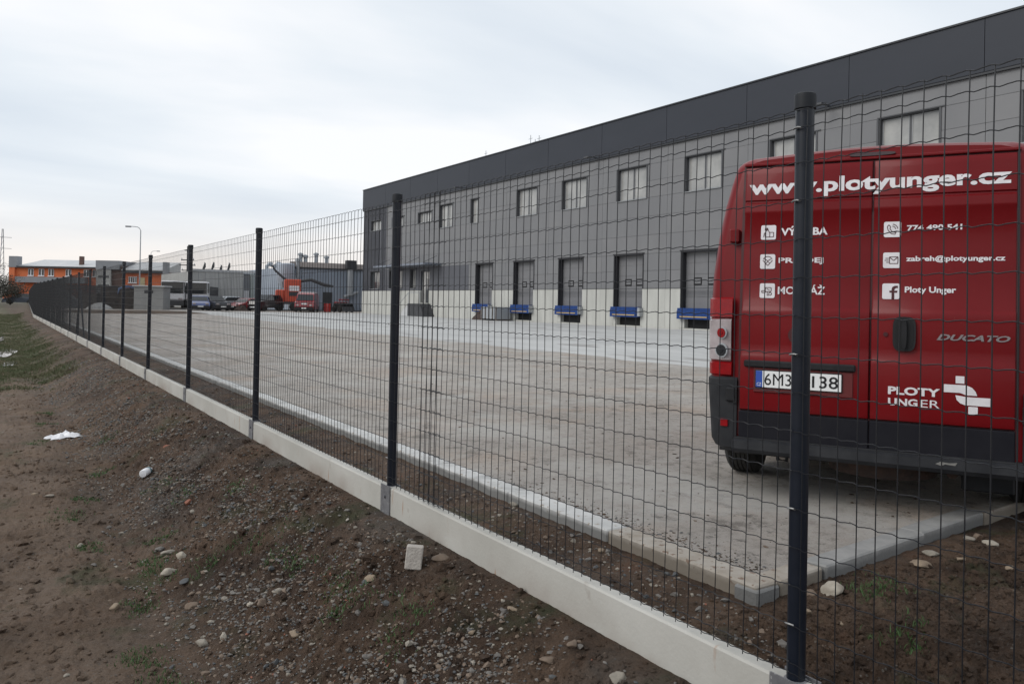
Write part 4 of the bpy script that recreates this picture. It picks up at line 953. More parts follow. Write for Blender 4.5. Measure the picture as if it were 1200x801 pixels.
# pallet stacks with slats
for k, (x, y_, lv, lab) in enumerate([(7.9, 86.5, 9, 'weathered pallet stack nearest the fence, left of its neighbours'), (9.9, 87.5, 13, 'tall dark pallet stack in the middle of the far row'), (11.4, 86.8, 12, 'dark pallet stack under a blue tarpaulin beside the kiosk')]):
    t = thing('pallet_stack', lab, 'pallets', (x, y_, 0), R(-20+9*k), 'pallet stacks at the far end of the yard')
    for j in range(lv):
        z = j*.165
        MB().box(-.85, .85, -.6, -.5, z, z+.1).box(-.85, .85, -.05, .05, z, z+.1).box(-.85, .85, .5, .6, z, z+.1).box(-.88+random.uniform(-.03, .03), .88, -.62, .62, z+.101, z+.125).build('pallet', MT.wood, t)
    if k == 2: MB().prism([(-1.0, 1.5), (-.95, 2.05), (-.2, 2.35), (.5, 2.3), (1.0, 2.0), (1.05, 1.55), (.9, 1.9), (0, 2.15), (-.85, 1.95)], -.75, .75, 'y').build('tarpaulin', MT.tarp, t)
heap('rubble_heap', 'long low dark heap of demolition rubble left of the pallet stacks', 'heap', (5.6, 92, 0), 2.6, 3.5, 1.9, MT.darkgrey, 8)
heap('rubble_heap', 'pale rubble pile in front of the pallet stacks', 'heap', (8.6, 84.6, 0), 1.2, .7, .6, MT.hallpale, 9)
heap('rubble_heap', 'mixed scrap heap between the silver and dark red cars', 'heap', (21.2, 82.4, 0), .8, .6, .65, MT.rust, 10)
# dark plank screen behind
t = thing('plank_screen', 'dark plank screen fence standing behind the pallet stacks', 'fence', (4.2, 98, 0))
for k in range(12):
    MB().box(0, 13.5, -.03, .03, .1+k*.19, .27+k*.19).build('plank', MT.darkgrey, t)
for k in range(7): MB().box(k*2.2, k*2.2+.1, .031, .13, 0, 2.45).build('upright', MT.wood, t)
# far kerb strip
MB().box(3, 60, 88.6, 88.9, -.1, .12).build('yard_far_kerb', MT.darkgrey, kind='structure')
# ------------------------------------------------------------------ halls
hb = thing('hall', 'blue-grey ribbed hall with beige parapet adjoining the warehouse corner', 'building', (28.4, 89, 0)); HO = (28.4, 89, 0)
MB().box(28.4, 60, 89.2, 110, 0, 5.0).build('wall', MT.hallblue, hb, off=HO)
mb = MB()
for k in range(60): mb.box(28.45+k*.4, 28.6+k*.4, 89.12, 89.199, .3, 4.9)
mb.build('wall_rib', MT.hallblue, hb, off=HO, kind='stuff')
MB().box(28.3, 60, 89.05, 89.4, 5.0, 5.6).build('parapet', MT.beige, hb, off=HO); MB().box(28.35, 60, 89.0, 89.19, 4.86, 4.999).build('gutter', MT.darkgrey, hb, off=HO)
MB().box(32.2, 33.3, 89.05, 89.119, 0, 2.2).build('door', MT.darkgrey, hb, off=HO)
MB().tube([(35.3, 88.6, 1.9), (35.3, 88.6, 5.0)], .33, 10).tube([(34.6, 88.7, 1.7), (36.3, 88.7, 2.3)], .2, 8).build('extract_duct', MT.galv, hb, off=HO); MB().bbox(34.75, 35.9, 88.2, 89.0, 4.95, 6.0, .04).build('duct_box', MT.darkgrey, hb, off=HO)
for x, h in ((30.4, 6.2), (31.0, 6.0), (32.3, 6.3), (33.6, 6.0)): MB().tube([(x, 92, 5), (x, 92, h+.3)], .22, 8).lathe([(.34, 0), (.34, .2), (0, .35)], (x, 92, h+.3), 10).build('roof_vent', MT.galv, hb, off=HO)
MB().box(28.35, 28.9, 89.02, 89.11, 3.6, 4.0).build('wall_lamp', MT.litter, hb, off=HO)
hl_ = thing('hall', 'long low pale hall with plain walls behind the row of parked cars', 'building', (20.6, 104, 0)); LO = (20.6, 104, 0)
MB().box(20.7, 27.0, 104, 125, 0, 4.55).build('wall', MT.hallpale, hl_, off=LO); MB().box(27.0, 28.0, 104.6, 125, 0, 4.5).build('recess_wall', MT.greymid, hl_, off=LO)
MB().box(28.0, 40, 104, 125, 0, 4.5).build('side_wing', MT.hallgreen, hl_, off=LO); MB().box(20.6, 40.1, 103.9, 104.3, 4.551, 4.85).build('roof_edge', MT.roofpale, hl_, off=LO)
mb = MB()
for k in range(7): mb.box(21.5+k*.8, 21.53+k*.8, 103.97, 103.999, .1, 4.5)
mb.build('panel_joint', MT.greymid, hl_, off=LO)
for x0, x1, z1 in ((29.5, 30.9, 2.9), (31.4, 32.5, 2.4)): MB().box(x0, x1, 103.93, 103.999, 0, z1).build('door', MT.darkgrey, hl_, off=LO)
MB().box(27.2, 27.9, 104.55, 104.599, 0, 2.3).build('door', MT.litter, hl_, off=LO)
for x, h in ((30.8, 6.0), (31.9, 6.1)): MB().tube([(x, 107, 4.5), (x, 107, h-.3), (x+.3, 107, h), (x+.7, 107, h-.1)], [.25, .25, .3, .34], 8).build('roof_vent', MT.galv, hl_, off=LO)
for k, (x, h) in enumerate([(22.3, 5.7), (23.35, 5.8), (24.3, 5.5), (25.3, 5.8)]):
    t = thing('flag', ['furled dark flag on a pole above the pale hall, leftmost of the four', 'furled dark flag above the pale hall, second from the left', 'furled dark flag above the pale hall, shortest and third from the left', 'furled dark flag above the pale hall, rightmost of the four'][k], 'flag', (x, 126.5, 0), 0, 'furled flags behind the pale hall')
    s_ = 1.21; MB().tube([(x*(s_-1), 0, 0), (x*(s_-1), 0, h*s_-.2)], .05, 6).build('pole', MT.galv, t)
    MB().tube([(x*(s_-1)+.1, 0, h*s_-.3), (x*(s_-1)+.0, 0, h*s_-.9), (x*(s_-1)-.25, 0, h*s_-1.7)], [.08, .2, .1], 6).build('cloth', MT.darkgrey, t)
# ------------------------------------------------------------------ orange building
vx = Vector((33.2-3.74, 193.5-212.8, 0)); ang = math.atan2(vx.y, vx.x)
ob = thing('office_building', 'two-storey orange building with pale metal roof and grey stair tower far beyond the fence', 'building', (3.74, 212.8, 0), ang)
def oba(mb, n_, m, p=ob, **k): return mb.build(n_, m, p, **k)
oba(MB().box(.3, 19.6, 0, 12, 0, 7.6), 'wall', MT.orange); oba(MB().box(22.9, 25.3, -.3, 12, 0, 8.2), 'wall', MT.brownw); oba(MB().box(25.3, 35.2, 0, 12, 0, 6.8), 'wall', MT.orange)
oba(MB().box(-.3, 1.6, -.6, 1.2, 7.4, 9.9), 'parapet_block', MT.greymid); oba(MB().box(-.3, 1.0, -.5, 12.1, 0, 7.399), 'end_pier', MT.orange)
oba(MB().add([(1.5, -.6, 7.75), (19.8, -.6, 7.75), (19.8, 10, 9.7), (1.5, 10, 9.7), (1.5, -.6, 7.6), (19.8, -.6, 7.6), (19.8, 10, 7.6), (1.5, 10, 7.6)], [(0, 1, 2, 3), (7, 6, 5, 4), (0, 4, 5, 1), (1, 5, 6, 2), (2, 6, 7, 3), (3, 7, 4, 0)]), 'roof', MT.roofpale)
oba(MB().box(1.5, 19.8, -.75, -.61, 7.35, 7.75), 'eave_gutter', MT.darkgrey)
oba(MB().add([(25.2, -.6, 7.4), (35.0, -.6, 7.4), (35.0, 8, 9.5), (25.2, 8, 9.5), (25.2, -.6, 6.9), (35.0, -.6, 6.9), (35.0, 8, 6.9), (25.2, 8, 6.9)], [(0, 1, 2, 3), (7, 6, 5, 4), (0, 4, 5, 1), (1, 5, 6, 2), (2, 6, 7, 3), (3, 7, 4, 0)]), 'roof', MT.roofpale)
oba(MB().box(25.2, 35.1, -.75, -.61, 6.6, 7.2), 'eave_gutter', MT.darkgrey); oba(MB().box(34.6, 35.4, -.8, 1.0, 6.5, 9.2), 'parapet_block', MT.greymid)
oba(MB().box(19.61, 22.89, -.8, 12, 0, 7.3), 'stair_tower', MT.hallpale); oba(MB().box(19.5, 24.8, -.9, 12, 7.301, 9.3), 'tower_top', MT.greymid)
for z in (3.4, 5.4): oba(MB().box(20.1, 22.5, -.86, -.801, z, z+.5), 'window', MT.paned)
oba(MB().box(1.8, 17.5, -1.6, -.01, 4.0, 5.3), 'canopy_band', MT.greymid); oba(MB().box(13.9, 14.7, 2.5, 3.3, 8.2, 10.3), 'chimney', MT.brownw)
def fwin(x0, x1, z0, z1):
    w_ = oba(MB().box(x0, x1, -.10, -.01, z0, z1), 'window', MT.litter); md = (x0+x1)/2
    for a, b in ((x0+.08, md-.12), (md+.12, x1-.08)): MB().box(a, b, -.13, -.101, z0+.1, z1-.08).build('pane', MT.glassdk, w_)
    MB().box(x0-.1, x1+.1, -.25, -.101, z0-.15, z0-.002).build('sill', MT.litter, w_)
for x in (3.8, 6.2, 8.4, 12.3, 16.4, 18.4): fwin(x, x+1.25, 5.6, 7.15)
fwin(26.6, 27.5, 4.4, 5.8); fwin(27.6, 28.5, 4.4, 5.8)
oba(MB().box(29.3, 30.3, -.12, -.01, 3.8, 5.6), 'sign_panel', mat('cream_panel', (.5, .42, .25), .7))
oba(MB().box(0, 8, -3, -2.6, 0, 1.5), 'entrance_wall', MT.orange)
# ------------------------------------------------------------------ lamps, pylon
def street_lamp(loc, H, label, arm=-1.0, g='street lamps beyond the yard'):
    t = thing('street_lamp', label, 'street lamp', loc, R(-20), g)
    MB().lathe([(.14, 0), (.14, .6), (.08, .62), (.045, H-.5), (0, H-.49)], n=10).build('pole', MT.galv, t, smooth=True)
    pts = [(0, 0, H-.6)]+[(arm*(.45-.45*math.cos(R(a))), 0, H-.6+.45*math.sin(R(a))) for a in (20, 45, 70, 90)]+[(arm*.95, 0, H-.13)]
    MB().tube(pts, .035, 6).build('arm', MT.galv, t); MB().bbox(min(arm*.9, arm*1.45), max(arm*.9, arm*1.45), -.11, .11, H-.22, H-.08, .03).build('lamp_head', MT.greymid, t)
street_lamp((12.6, 88.4, 0), 8.5, 'tall grey street lamp with curved arm rising behind the kiosk')
street_lamp((23.1, 150, 0), 9.4, 'distant street lamp just right of the tall one', 1.0)
py_ = thing('utility_pole', 'utility pole with several crossarms beside the second lorry', 'pole', (25.25, 130, 0), R(-33))
MB().lathe([(.22, 0), (.14, 9.2), (0, 9.2)], n=8).build('pole', MT.darkgrey, py_)
for z, w_ in ((8.5, .5), (7.0, 1.0), (6.2, 1.2), (5.4, .9), (4.6, 1.1)):
    MB().box(-w_, w_, -.08, .08, z, z+.14).build('crossarm', MT.darkgrey, py_)
mb = MB()
for z, w_ in ((7.0, 1.0), (6.2, 1.2), (5.4, .9)):
    for s_ in (-1, 1): mb.lathe([(.07, 0), (.09, .1), (.05, .25), (0, .26)], (s_*w_*.9, 0, z+.141), 6)
mb.build('insulator', MT.litter, py_)
py2 = thing('utility_pole', 'thin lattice mast above the dark bushes at the left edge', 'pole', (1.5, 170, 0))
MB().tube([(-.5, 0, 0), (-.08, 0, 13)], .06, 5).tube([(.5, 0, 0), (.08, 0, 13)], .06, 5).build('leg', MT.greymid, py2)
mb = MB()
for k in range(12): q = .5-.035*k; mb.tube([(-q, 0, k), (q-.03, 0, k+1)], .03, 4)
mb.build('lattice', MT.greymid, py2)
for z in (9.5, 11.5): MB().tube([(-1.4, 0, z), (1.4, 0, z)], .05, 4).build('crossarm', MT.greymid, py2)
# ------------------------------------------------------------------ vegetation at left
def bush(x, y_, rx, h, label, seed, tree=False, m=MT.foliage, leaves=2600, cat='bush', ls=.09):
    rg = np.random.default_rng(seed); t = thing('tree' if tree else 'bush', label, cat, (x, y_, gz(x, y_)))
    mb = MB(); rd = random.Random(seed); tips = []
    nb = 10 if tree else 9
    if tree: mb.tube([(0, 0, -.1), (.1, 0, h*.35), (-.05, .05, h*.7), (0, 0, h*.98)], [h*.02, h*.014, h*.008, .01], 6)
    for k in range(nb*3):
        a = rd.uniform(0, 6.28); z0 = h*rd.uniform(.2, .75) if tree else 0; ln = rx*rd.uniform(.5, 1)
        p0 = Vector((0, 0, z0)); p2 = p0+Vector((math.cos(a)*ln, math.sin(a)*ln, h*(.2 if tree else rd.uniform(.6, .95)))); p1 = (p0+p2)/2+Vector((0, 0, .1*h))
        mb.tube([p0, p1, p2], [h*.008, h*.005, .006], 4); tips += [p1, p2]
        for _ in range(3):
            q = p1.lerp(p2, rd.random()); e_ = q+Vector((rd.uniform(-1, 1), rd.uniform(-1, 1), rd.uniform(0, 1)))*rx*.35; mb.tube([q, e_], [.012, .005], 3); tips.append(e_)
    mb.build('trunk' if tree else 'stems', MT.bark, t)
    tp = np.array([p[:] for p in tips]); n = leaves
    c = tp[rg.integers(0, len(tp), n)]+rg.normal(0, rx*.13, (n, 3)); c[:, 2] = np.abs(c[:, 2])
    d1 = rg.normal(0, 1, (n, 3)); d1 /= np.linalg.norm(d1, axis=1)[:, None]; d2 = np.cross(d1, rg.normal(0, 1, (n, 3))); d2 /= np.linalg.norm(d2, axis=1)[:, None]
    s_ = rg.uniform(.5, 1.2, (n, 1))*ls
    V = np.stack([c-d1*s_, c+d2*s_*.6, c+d1*s_, c-d2*s_*.6], 1).reshape(-1, 3)
    np_mesh('crown' if tree else 'foliage', V, np.arange(4*n).reshape(-1, 4), m, smooth=False, parent=t)
bush(.2, 95, 2.0, 2.6, 'dark leafless bush nearest the left edge, in front of the mast', 1)
bush(1.9, 112, 1.9, 2.4, 'dark bush immediately left of the parked car by the orange building', 2)
bush(-1.2, 120, 2.5, 4.2, 'taller dark thicket behind the nearest bush on the left', 3, leaves=3500)
bush(.2, 150, 1.8, 6.0, 'slim bare tree at the left edge beside the mast', 4, True, leaves=500, cat='tree')
bush(-4.0, 110, 3.0, 4.0, 'broad dark bush outermost on the left', 5, leaves=3500)
bush(3.3, 175, 1.8, 4.6, 'small dark tree in front of the orange end pier', 6, True, leaves=900, cat='tree')
carlike('parked_car', 'dark blue car parked beyond the end of the fence below the orange building', 'car', (3.4, 130, gz(3.4, 130)-.05), R(-100), 4, 1.75, HATCH, HG, carmat('car_navy', (.03, .04, .06)))
# grass verge (stuff) and near tufts
def tufts(name, pts, blades, hgt, m, spread, wid=.004, **kw):
    n = len(pts)*blades; P = np.repeat(np.array(pts), blades, 0); P = P+RNG.normal(0, 1, (n, 3))*np.array([spread, spread, 0])
    P[:, 2] = ground_h(P[:, 0], P[:, 1])-.004
    a = RNG.uniform(0, 6.28, n); h = hgt*RNG.uniform(.4, 1.15, n); lx = RNG.normal(0, .45, n)*h; ly = RNG.normal(0, .45, n)*h
    w_ = np.stack([np.cos(a), np.sin(a), np.zeros(n)], 1)*wid
    mid = P+np.stack([lx*.4, ly*.4, h*.6], 1); tip = P+np.stack([lx, ly, h], 1)
    V = np.stack([P-w_, P+w_, mid+w_*.7, mid-w_*.7, mid-w_*.7, mid+w_*.7, tip+w_*.08, tip-w_*.08], 1).reshape(-1, 3)
    return np_mesh(name, V, np.arange(8*n).reshape(-1, 4), m, smooth=False, kind='stuff', **kw)
vp = []
for _ in range(9000):
    y_ = 14*math.exp(random.uniform(0, 1)*math.log(60/14)); d = random.uniform(-1.7, -.42)-.3*random.random(); x = fence_x(y_)+d
    if float(fbm(x, y_, 2.6, 3, 77)) > .40+.3*sst(18, 12, y_)+random.uniform(-.08, .12): vp.append((x, y_, 0))
o = tufts('grass', vp, 9, .04, MT.grass, .09, .005); tag(o, 'thin green grass verge left of the fence in the middle distance', 'grass')
near = [(.55, 3.6), (.6, 3.3), (1.35, 2.75), (.62, 4.2), (.5, 5.2), (.45, 6.0), (.42, 9.0), (.5, 10.5), (.62, 11.5), (1.3, 5.2), (1.18, 3.95), (1.26, 3.72), (.95, 4.35), (.72, 4.6), (.78, 4.75), (1.1, 5.6), (1.02, 6.1), (1.22, 3.1), (1.30, 3.25), (.62, 6.4), (.9, 5.1), (1.15, 4.35), (.75, 7.3), (.95, 8.4)]
vp = [(x+RNG.normal(0, .05), y_+RNG.normal(0, .07), 0) for x, y_ in near for _ in range(9)]
o = tufts('weeds', vp, 26, .022, MT.moss, .028, .0024); tag(o, 'low patches of young green weeds on the bank', 'weeds')
vp = [(3.45+RNG.normal(0, .10), 2.12+RNG.normal(0, .05), 0) for _ in range(30)]+[(3.0+RNG.normal(0, .08), 1.75+RNG.normal(0, .05), 0) for _ in range(16)]+[(2.25+RNG.normal(0, .06), 1.75+RNG.normal(0, .06), 0) for _ in range(14)]
o = tufts('weeds', vp, 12, .030, MT.moss, .025, .0022); tag(o, 'sparse green weeds on the clods beside the kerb corner', 'weeds')
# puddles
def blob(cx_, cy_, rx, ry, z, seed, n=28):
    rg = random.Random(seed); ph = [rg.uniform(0, 6.28) for _ in range(4)]
    return [(cx_+rx*math.cos(a)*(1+.18*math.sin(2*a+ph[0])+.12*math.sin(3*a+ph[1])), cy_+ry*math.sin(a)*(1+.18*math.sin(2*a+ph[2])+.1*math.sin(5*a+ph[3])), z) for a in [2*math.pi*i/n for i in range(n)]]
for k, (x, y_, rx, ry) in enumerate([(.10, 29.5, .32, 2.4), (.22, 22.8, .32, 1.5), (.33, 19.3, .14, .6)]):
    z = gz(x, y_)+.012
    MB().add(blob(x, y_, rx, ry, z, k), [tuple(range(28))]).build('puddle', MT.water, kind='structure')
# ------------------------------------------------------------------ gravel, clods and stones
def ico():
    t = (1+5**.5)/2; v = np.array([(-1, t, 0), (1, t, 0), (-1, -t, 0), (1, -t, 0), (0, -1, t), (0, 1, t), (0, -1, -t), (0, 1, -t), (t, 0, -1), (t, 0, 1), (-t, 0, -1), (-t, 0, 1)], float)
    v /= np.linalg.norm(v[0]); f = np.array([(0, 11, 5), (0, 5, 1), (0, 1, 7), (0, 7, 10), (0, 10, 11), (1, 5, 9), (5, 11, 4), (11, 10, 2), (10, 7, 6), (7, 1, 8), (3, 9, 4), (3, 4, 2), (3, 2, 6), (3, 6, 8), (3, 8, 9), (4, 9, 5), (2, 4, 11), (6, 2, 10), (8, 6, 7), (9, 8, 1)])
    return v, f
IV, IF = ico()
def scatter(name, P, S, mats, mi, flat=.6, sink=.25, label=None, cat=None, smooth=False):
    n = len(P); a = RNG.uniform(0, 6.28, n); V = IV[None]*(1+RNG.uniform(-.36, .34, (n, 12, 1)))
    V = V*np.stack([np.ones(n), RNG.uniform(.55, 1, n), flat*RNG.uniform(.6, 1.2, n)], 1)[:, None, :]*S[:, None, None]
    tl = RNG.normal(0, .35, n); y_ = V[..., 1]*np.cos(tl)[:, None]-V[..., 2]*np.sin(tl)[:, None]; z = V[..., 1]*np.sin(tl)[:, None]+V[..., 2]*np.cos(tl)[:, None]
    x = V[..., 0]*np.cos(a)[:, None]-y_*np.sin(a)[:, None]; y2 = V[..., 0]*np.sin(a)[:, None]+y_*np.cos(a)[:, None]
    V = np.stack([x, y2, z], -1)+P[:, None, :]; V[..., 2] += (S*flat*sink)[:, None]
    F = (IF[None]+np.arange(n)[:, None, None]*12).reshape(-1, 3)
    o = np_mesh(name, V.reshape(-1, 3), F, mats, np.repeat(mi, 20), smooth=smooth, kind='stuff')
    if label: tag(o, label, cat)
    return o
SM = [mat('stone_grey', (.095, .086, .078), .8, (.15, .138, .125), 30), mat('stone_pale', (.27, .24, .20), .85, (.19, .17, .14), 25, bump=.4, bs=60), mat('stone_brown', (.12, .085, .06), .85, (.16, .12, .09), 30), mat('stone_slate', (.065, .068, .07), .7), mat('brick_red', (.20, .075, .045), .85), MT.soil]
def pick(n, ymax=16, y0=1.6):
    y_ = y0*np.exp(RNG.uniform(0, 1, n)*math.log(ymax/y0)); return y_
n = 52000; y_ = pick(n); x = FX-.06-1.15*RNG.beta(1.6, 1.5, n); m_ = fbm(x, y_, 2.1, 4, 55); band = np.exp(-((x-1.22)/.32)**2)
keepm = RNG.uniform(0, 1, n) < np.clip((m_-.33)*3, .06, 1)*(.35+.65*band); x = x[keepm]; y_ = y_[keepm]
S = .0033*np.exp(RNG.normal(0, .6, len(x)))+.0006*y_
S = np.clip(S, .0022, .019)
mi = RNG.choice(5, len(x), p=[.44, .08, .31, .16, .01])
scatter('gravel', np.stack([x, y_, ground_h(x, y_)], 1), S, SM[:5], mi, label='loose gravel strewn down the bank beside the base slabs', cat='gravel')
n = 26000; y_ = pick(n, 22, 1.4); x = RNG.uniform(-.6, FX-.05, n); m_ = fbm(x, y_, 1.3, 3, 99); k_ = RNG.uniform(0, 1, n) < np.clip((m_-.35)*2.2, .04, 1); x = x[k_]; y_ = y_[k_]
S = np.clip(.0065*np.exp(RNG.normal(0, .6, len(x))), .003, .034)
scatter('soil_clods', np.stack([x, y_, ground_h(x, y_)], 1), S, SM[5:], np.zeros(len(x), int), .75, .1, 'crumbly dark clods of soil covering bank and track', 'soil')
# strip right of the slab and corner bed
n = 15000; y_ = RNG.uniform(1.0, 2.31, n); x = RNG.uniform(FX+.05, 6.3, n); S = np.clip(.0065*np.exp(RNG.normal(0, .6, n)), .003, .032)
scatter('soil_clods', np.stack([x, y_, ground_h(x, y_)], 1), S, SM[5:], np.zeros(n, int), .8, -.1, 'coarse wet clods in the bed beside the kerb corner', 'soil')
n = 10000; y_ = pick(n, 30, 1.9); x = FX+.05+.95*RNG.uniform(0, 1, n); S = np.clip(.005*np.exp(RNG.normal(0, .6, n)), .002, .022)
mi = RNG.choice(6, n, p=[.22, .10, .18, .14, .01, .35])
scatter('gravel', np.stack([x, y_, ground_h(x, y_)], 1), S, SM, mi, .7, .2, 'dark gritty gravel in the strip between slabs and kerb', 'gravel')
# dirt crumbs on the yard
n = 600; y_ = 2.46+2.6*RNG.beta(1, 2.2, n); x = 2.985+np.abs(RNG.normal(0, .07, n)); S = np.clip(.0045*np.exp(RNG.normal(0, .5, n)), .002, .014)
scatter('dirt_crumbs', np.stack([x, y_, np.zeros(n)], 1), S, [SM[5], SM[3]], RNG.choice(2, n, p=[.7, .3]), .5, .1, 'dark crumbs gathered along the inner edge of the kerb near its corner', 'dirt')
n = 1500; y_ = 2.6*np.exp(RNG.uniform(0, 1, n)*math.log(18/2.6)); x = 3.0+(y_*1.6)*RNG.uniform(0, 1, n)**1.3; S = np.clip(.004*np.exp(RNG.normal(0, .7, n)), .002, .022)
scatter('dirt_crumbs', np.stack([x, y_, np.zeros(n)], 1), S, [SM[5], SM[2]], RNG.choice(2, n, p=[.8, .2]), .35, .2, 'dark crumbs of mud scattered over the yard surface', 'dirt')
n = 900; y_ = pick(n, 13, 1.8); x = RNG.uniform(.1, FX-.08, n); k_ = RNG.uniform(0, 1, n) < np.clip((fbm(x, y_, 1.5, 3, 123)-.3)*2, .1, 1)*(.25+.75*sst(.5, 1.0, x)); x = x[k_]; y_ = y_[k_]
S = np.clip(.0095*np.exp(RNG.normal(0, .38, len(x))), .005, .020)
scatter('pebbles', np.stack([x, y_, ground_h(x, y_)], 1), S, [SM[1], SM[2], SM[0], MT.kerbtan], RNG.choice(4, len(x), p=[.28, .36, .22, .14]), .5, .05, 'scattered pale and brown chips of stone on the bank', 'pebbles')
def stone(x, y_, r, m, label, flat=.6, rot=0, seed=0, rx=1.35, z=None):
    import bmesh
    bm = bmesh.new(); bmesh.ops.create_icosphere(bm, subdivisions=3, radius=1)
    for v in bm.verts:
        p = v.co.copy(); n_ = mnoise.noise(p*1.3+Vector((seed*7.1, 0, 0)))*.34+mnoise.noise(p*3.5+Vector((0, seed*3.3, 0)))*.10
        q = p*(1+n_)
        for k in range(3):      # facets
            d = Vector((math.sin(seed*3+k*2.1), math.cos(seed*5+k*1.7), .5*math.sin(seed+k))).normalized(); e_ = q.dot(d)-.60
            if e_ > 0: q -= d*e_*.85
        v.co = Vector((q.x*r*rx, q.y*r, q.z*r*flat))
    me = bpy.data.meshes.new('stone'); bm.to_mesh(me); bm.free(); me.materials.append(m); me.polygons.foreach_set('use_smooth', [True]*len(me.polygons))
    o = bpy.data.objects.new('stone', me); COL.objects.link(o); o.location = (x, y_, (gz(x, y_) if z is None else z)+r*flat*.35); o.rotation_euler = (random.uniform(-.15, .15), random.uniform(-.15, .15), rot)
    return tag(o, label, 'stone')
PALE, TAN, BRN, GRY = SM[1], mat('stone_tan', (.24, .185, .13), .85, (.18, .135, .095), 25, bump=.4, bs=60), SM[2], SM[0]
WHT = mat('stone_white', (.36, .325, .27), .85, (.27, .235, .19), 18, bump=.5, bs=50)
SLT = SM[3]; BRK = SM[4]
stone(1.658, 3.049, 0.0309, BRN, 'flat brown stone just right of the cut concrete block', 0.35, 0.00, 0)
stone(1.374, 3.159, 0.0228, TAN, 'tan rounded stone left of and below the cut concrete block', 0.6, 1.70, 1)
stone(1.454, 2.432, 0.0114, TAN, 'small tan pebble below the flat brown stone, right of centre', 0.6, 3.40, 2)
stone(1.609, 2.411, 0.0168, TAN, 'pale tan stone lying close under the base slab, right of the flat brown stone', 0.5, 5.10, 3)
stone(1.605, 2.050, 0.0186, BRN, 'brown stone half sunk in soil near the bottom of the third nearest slab', 0.6, 0.52, 4)
stone(1.533, 2.083, 0.0231, BRN, 'broad brown stone by the bottom edge of the photo, left of its brown neighbour', 0.45, 2.22, 5)
stone(1.609, 1.823, 0.0280, PALE, 'pale flat stone cut by the bottom edge beneath the nearest slab', 0.4, 3.92, 6)
stone(1.121, 3.594, 0.0227, PALE, 'pale stone left of the tan rounded one, halfway to the scattered group', 0.5, 5.62, 7)
stone(1.041, 3.575, 0.0239, BRN, 'brown stone touching a small white chip', 0.7, 1.04, 8)
stone(1.000, 3.621, 0.0128, WHT, 'small white chip beside the brown stone', 0.8, 2.74, 9)
stone(1.057, 3.172, 0.0246, TAN, 'tan angular stone low in the middle of the bank', 0.6, 4.44, 10)
stone(0.828, 3.979, 0.0270, BRN, 'smooth brown stone at the toe of the bank', 0.65, 6.14, 11)
stone(0.516, 4.159, 0.0252, TAN, 'reddish tan stone out on the trodden track, largest one there', 0.65, 1.56, 12)
stone(0.807, 4.471, 0.0336, WHT, 'cream angular stone at the toe of the bank beside green weeds', 0.55, 3.26, 13)
stone(0.901, 4.639, 0.0254, WHT, 'upright cream stone at the right end of the pale cluster', 0.9, 4.96, 14)
stone(0.862, 4.793, 0.0341, PALE, 'long pale stone in the middle of the pale cluster', 0.5, 0.38, 15)
stone(0.837, 4.910, 0.0245, GRY, 'grey stone at the left end of the pale cluster', 0.6, 2.08, 16)
stone(0.856, 4.305, 0.0255, SLT, 'slate-blue flat stone next to the cream angular stone', 0.35, 3.78, 17)
stone(0.783, 3.549, 0.0258, PALE, 'pale oval stone near the bottom edge left of the white shard', 0.6, 5.48, 18)
stone(0.855, 3.483, 0.0151, WHT, 'white upright shard near the bottom edge of the photo', 1.2, 0.90, 19)
stone(0.862, 3.732, 0.0145, PALE, 'small pale stone above the white shard', 0.5, 2.60, 20)
stone(1.097, 5.451, 0.0231, BRK, 'broken piece of red brick on the bank', 0.8, 4.30, 21)
stone(1.245, 7.067, 0.0265, BRK, 'small red brick crumb close under the far slabs', 0.6, 6.00, 22)
stone(0.294, 6.706, 0.0232, TAN, 'left one of two small stones out on the track', 0.5, 1.42, 23)
stone(0.379, 6.589, 0.0230, PALE, 'right one of two small stones out on the track', 0.5, 3.12, 24)
stone(0.467, 5.296, 0.0189, PALE, 'lone small pale stone on the track left of the weeds', 0.5, 4.82, 25)
stone(0.279, 3.583, 0.0127, PALE, 'small pale chip at the bottom left of the track', 0.5, 0.24, 26)
stone(0.503, 4.915, 0.0157, GRY, 'small grey stone on the track below the lone pale one', 0.5, 1.94, 27)
stone(3.197, 2.193, 0.0481, WHT, 'big smooth cream stone right of the nearest fence post', 0.75, 3.64, 28)
stone(2.889, 2.109, 0.0224, TAN, 'pale tan stone tucked right behind the nearest fence post', 0.7, 5.34, 29)
stone(2.993, 2.011, 0.0193, TAN, 'flat tan stone just below the big cream stone', 0.4, 0.76, 30)
stone(3.104, 2.245, 0.0256, BRN, 'brown stone between the nearest post and the big cream stone', 0.7, 2.46, 31)
stone(4.113, 2.252, 0.0370, PALE, 'pale slab-like stone against the kerb, upper one of the heap', 0.45, 4.16, 32)
stone(3.959, 2.210, 0.0449, TAN, 'tan flat stone at the lower left of the heap by the kerb', 0.35, 5.86, 33)
stone(4.594, 2.301, 0.0298, PALE, 'pale stone right of the slab-like one under the kerb', 0.5, 1.28, 34)
stone(4.174, 2.127, 0.0255, TAN, 'angular tan stone below its pale neighbour under the kerb', 0.5, 2.98, 35)
stone(4.656, 2.217, 0.0315, WHT, 'white oval pebble shining below the kerb at the right', 0.5, 4.68, 36)
stone(4.321, 1.958, 0.0233, TAN, 'dull tan pebble farthest to the right in the bed', 0.5, 0.10, 37)
stone(4.683, 2.295, 0.0261, BRN, 'brown stone touching the kerb face at the right', 0.7, 1.80, 38)
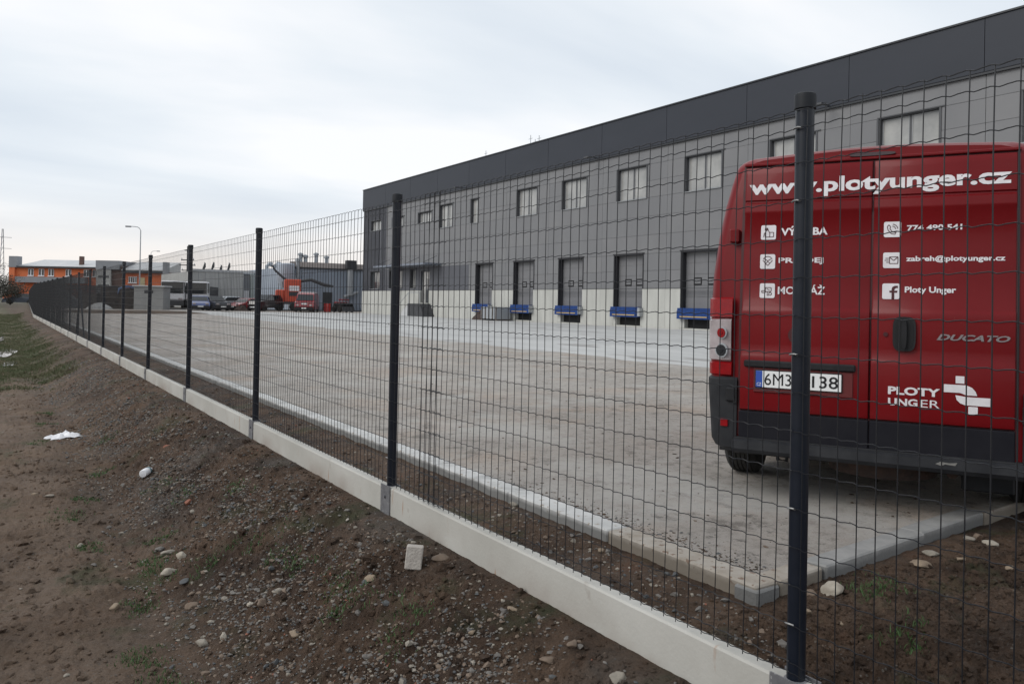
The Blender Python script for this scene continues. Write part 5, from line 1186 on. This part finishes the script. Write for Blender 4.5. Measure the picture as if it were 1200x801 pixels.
stone(2.708, 3.227, 0.0225, TAN, 'tan pebble in the strip between slab and kerb', 0.6, 3.50, 39)
stone(2.800, 4.200, 0.0248, PALE, 'pale pebble lying against the kerb in the strip', 0.8, 5.20, 40)

ct = thing('concrete_block', 'small pale cut concrete block standing on the soil below the slabs', 'block', (1.542, 3.087, gz(1.542, 3.087)-.006), R(-38))
MB().bbox(-.036, .036, -.03, .03, 0, .098, .004).build('block_body', mat('cut_concrete', (.33, .30, .27), .85, (.42, .39, .35), 30, bump=.3, bs=120), ct); ct.rotation_euler = (R(-9), R(5), R(-30))
# crumpled white plastic and a bottle
mb = MB(); rg = random.Random(4); nn = 12; vs = []
for j in range(nn):
    for i in range(nn):
        a, b = i/(nn-1)-.5, j/(nn-1)-.5; e_ = 1-max(abs(a), abs(b))*1.7
        vs.append((a*.30*(1+.2*math.sin(b*9)), b*.20*(1+.2*math.sin(a*11)), .008+max(0, e_)*.07*(.6+.5*math.sin(a*17+b*8))+rg.uniform(0, .012)))
mb.add(vs, [(j*nn+i, j*nn+i+1, (j+1)*nn+i+1, (j+1)*nn+i) for j in range(nn-1) for i in range(nn-1)])
o = mb.build('plastic_scrap', MT.litter, smooth=True); o.location = (0.654, 9.318, gz(0.654, 9.318)-.004); o.rotation_euler = (0, 0, .3); tag(o, 'crumpled white plastic scrap lying on the track edge', 'litter')
bt = thing('bottle', 'squashed white and teal plastic bottle lying on the bank', 'bottle', (1.018, 6.609, gz(1.018, 6.609)+.022), R(62))
MB().lathe([(.0, -.075), (.026, -.072), (.03, -.06), (.03, .01)], (0, 0, 0), 18, 'x').build('bottle_base', MT.litter, bt, smooth=True)
MB().lathe([(.0302, .0102), (.0302, .045), (.02, .07), (.013, .085)], (0, 0, 0), 18, 'x').build('shoulder', mat('teal_plastic', (.12, .22, .25), .25, coat=.4), bt, smooth=True)
MB().lathe([(.014, .0852), (.014, .1), (0, .1)], (0, 0, 0), 12, 'x').build('bottle_cap', MT.litter, bt, smooth=True)
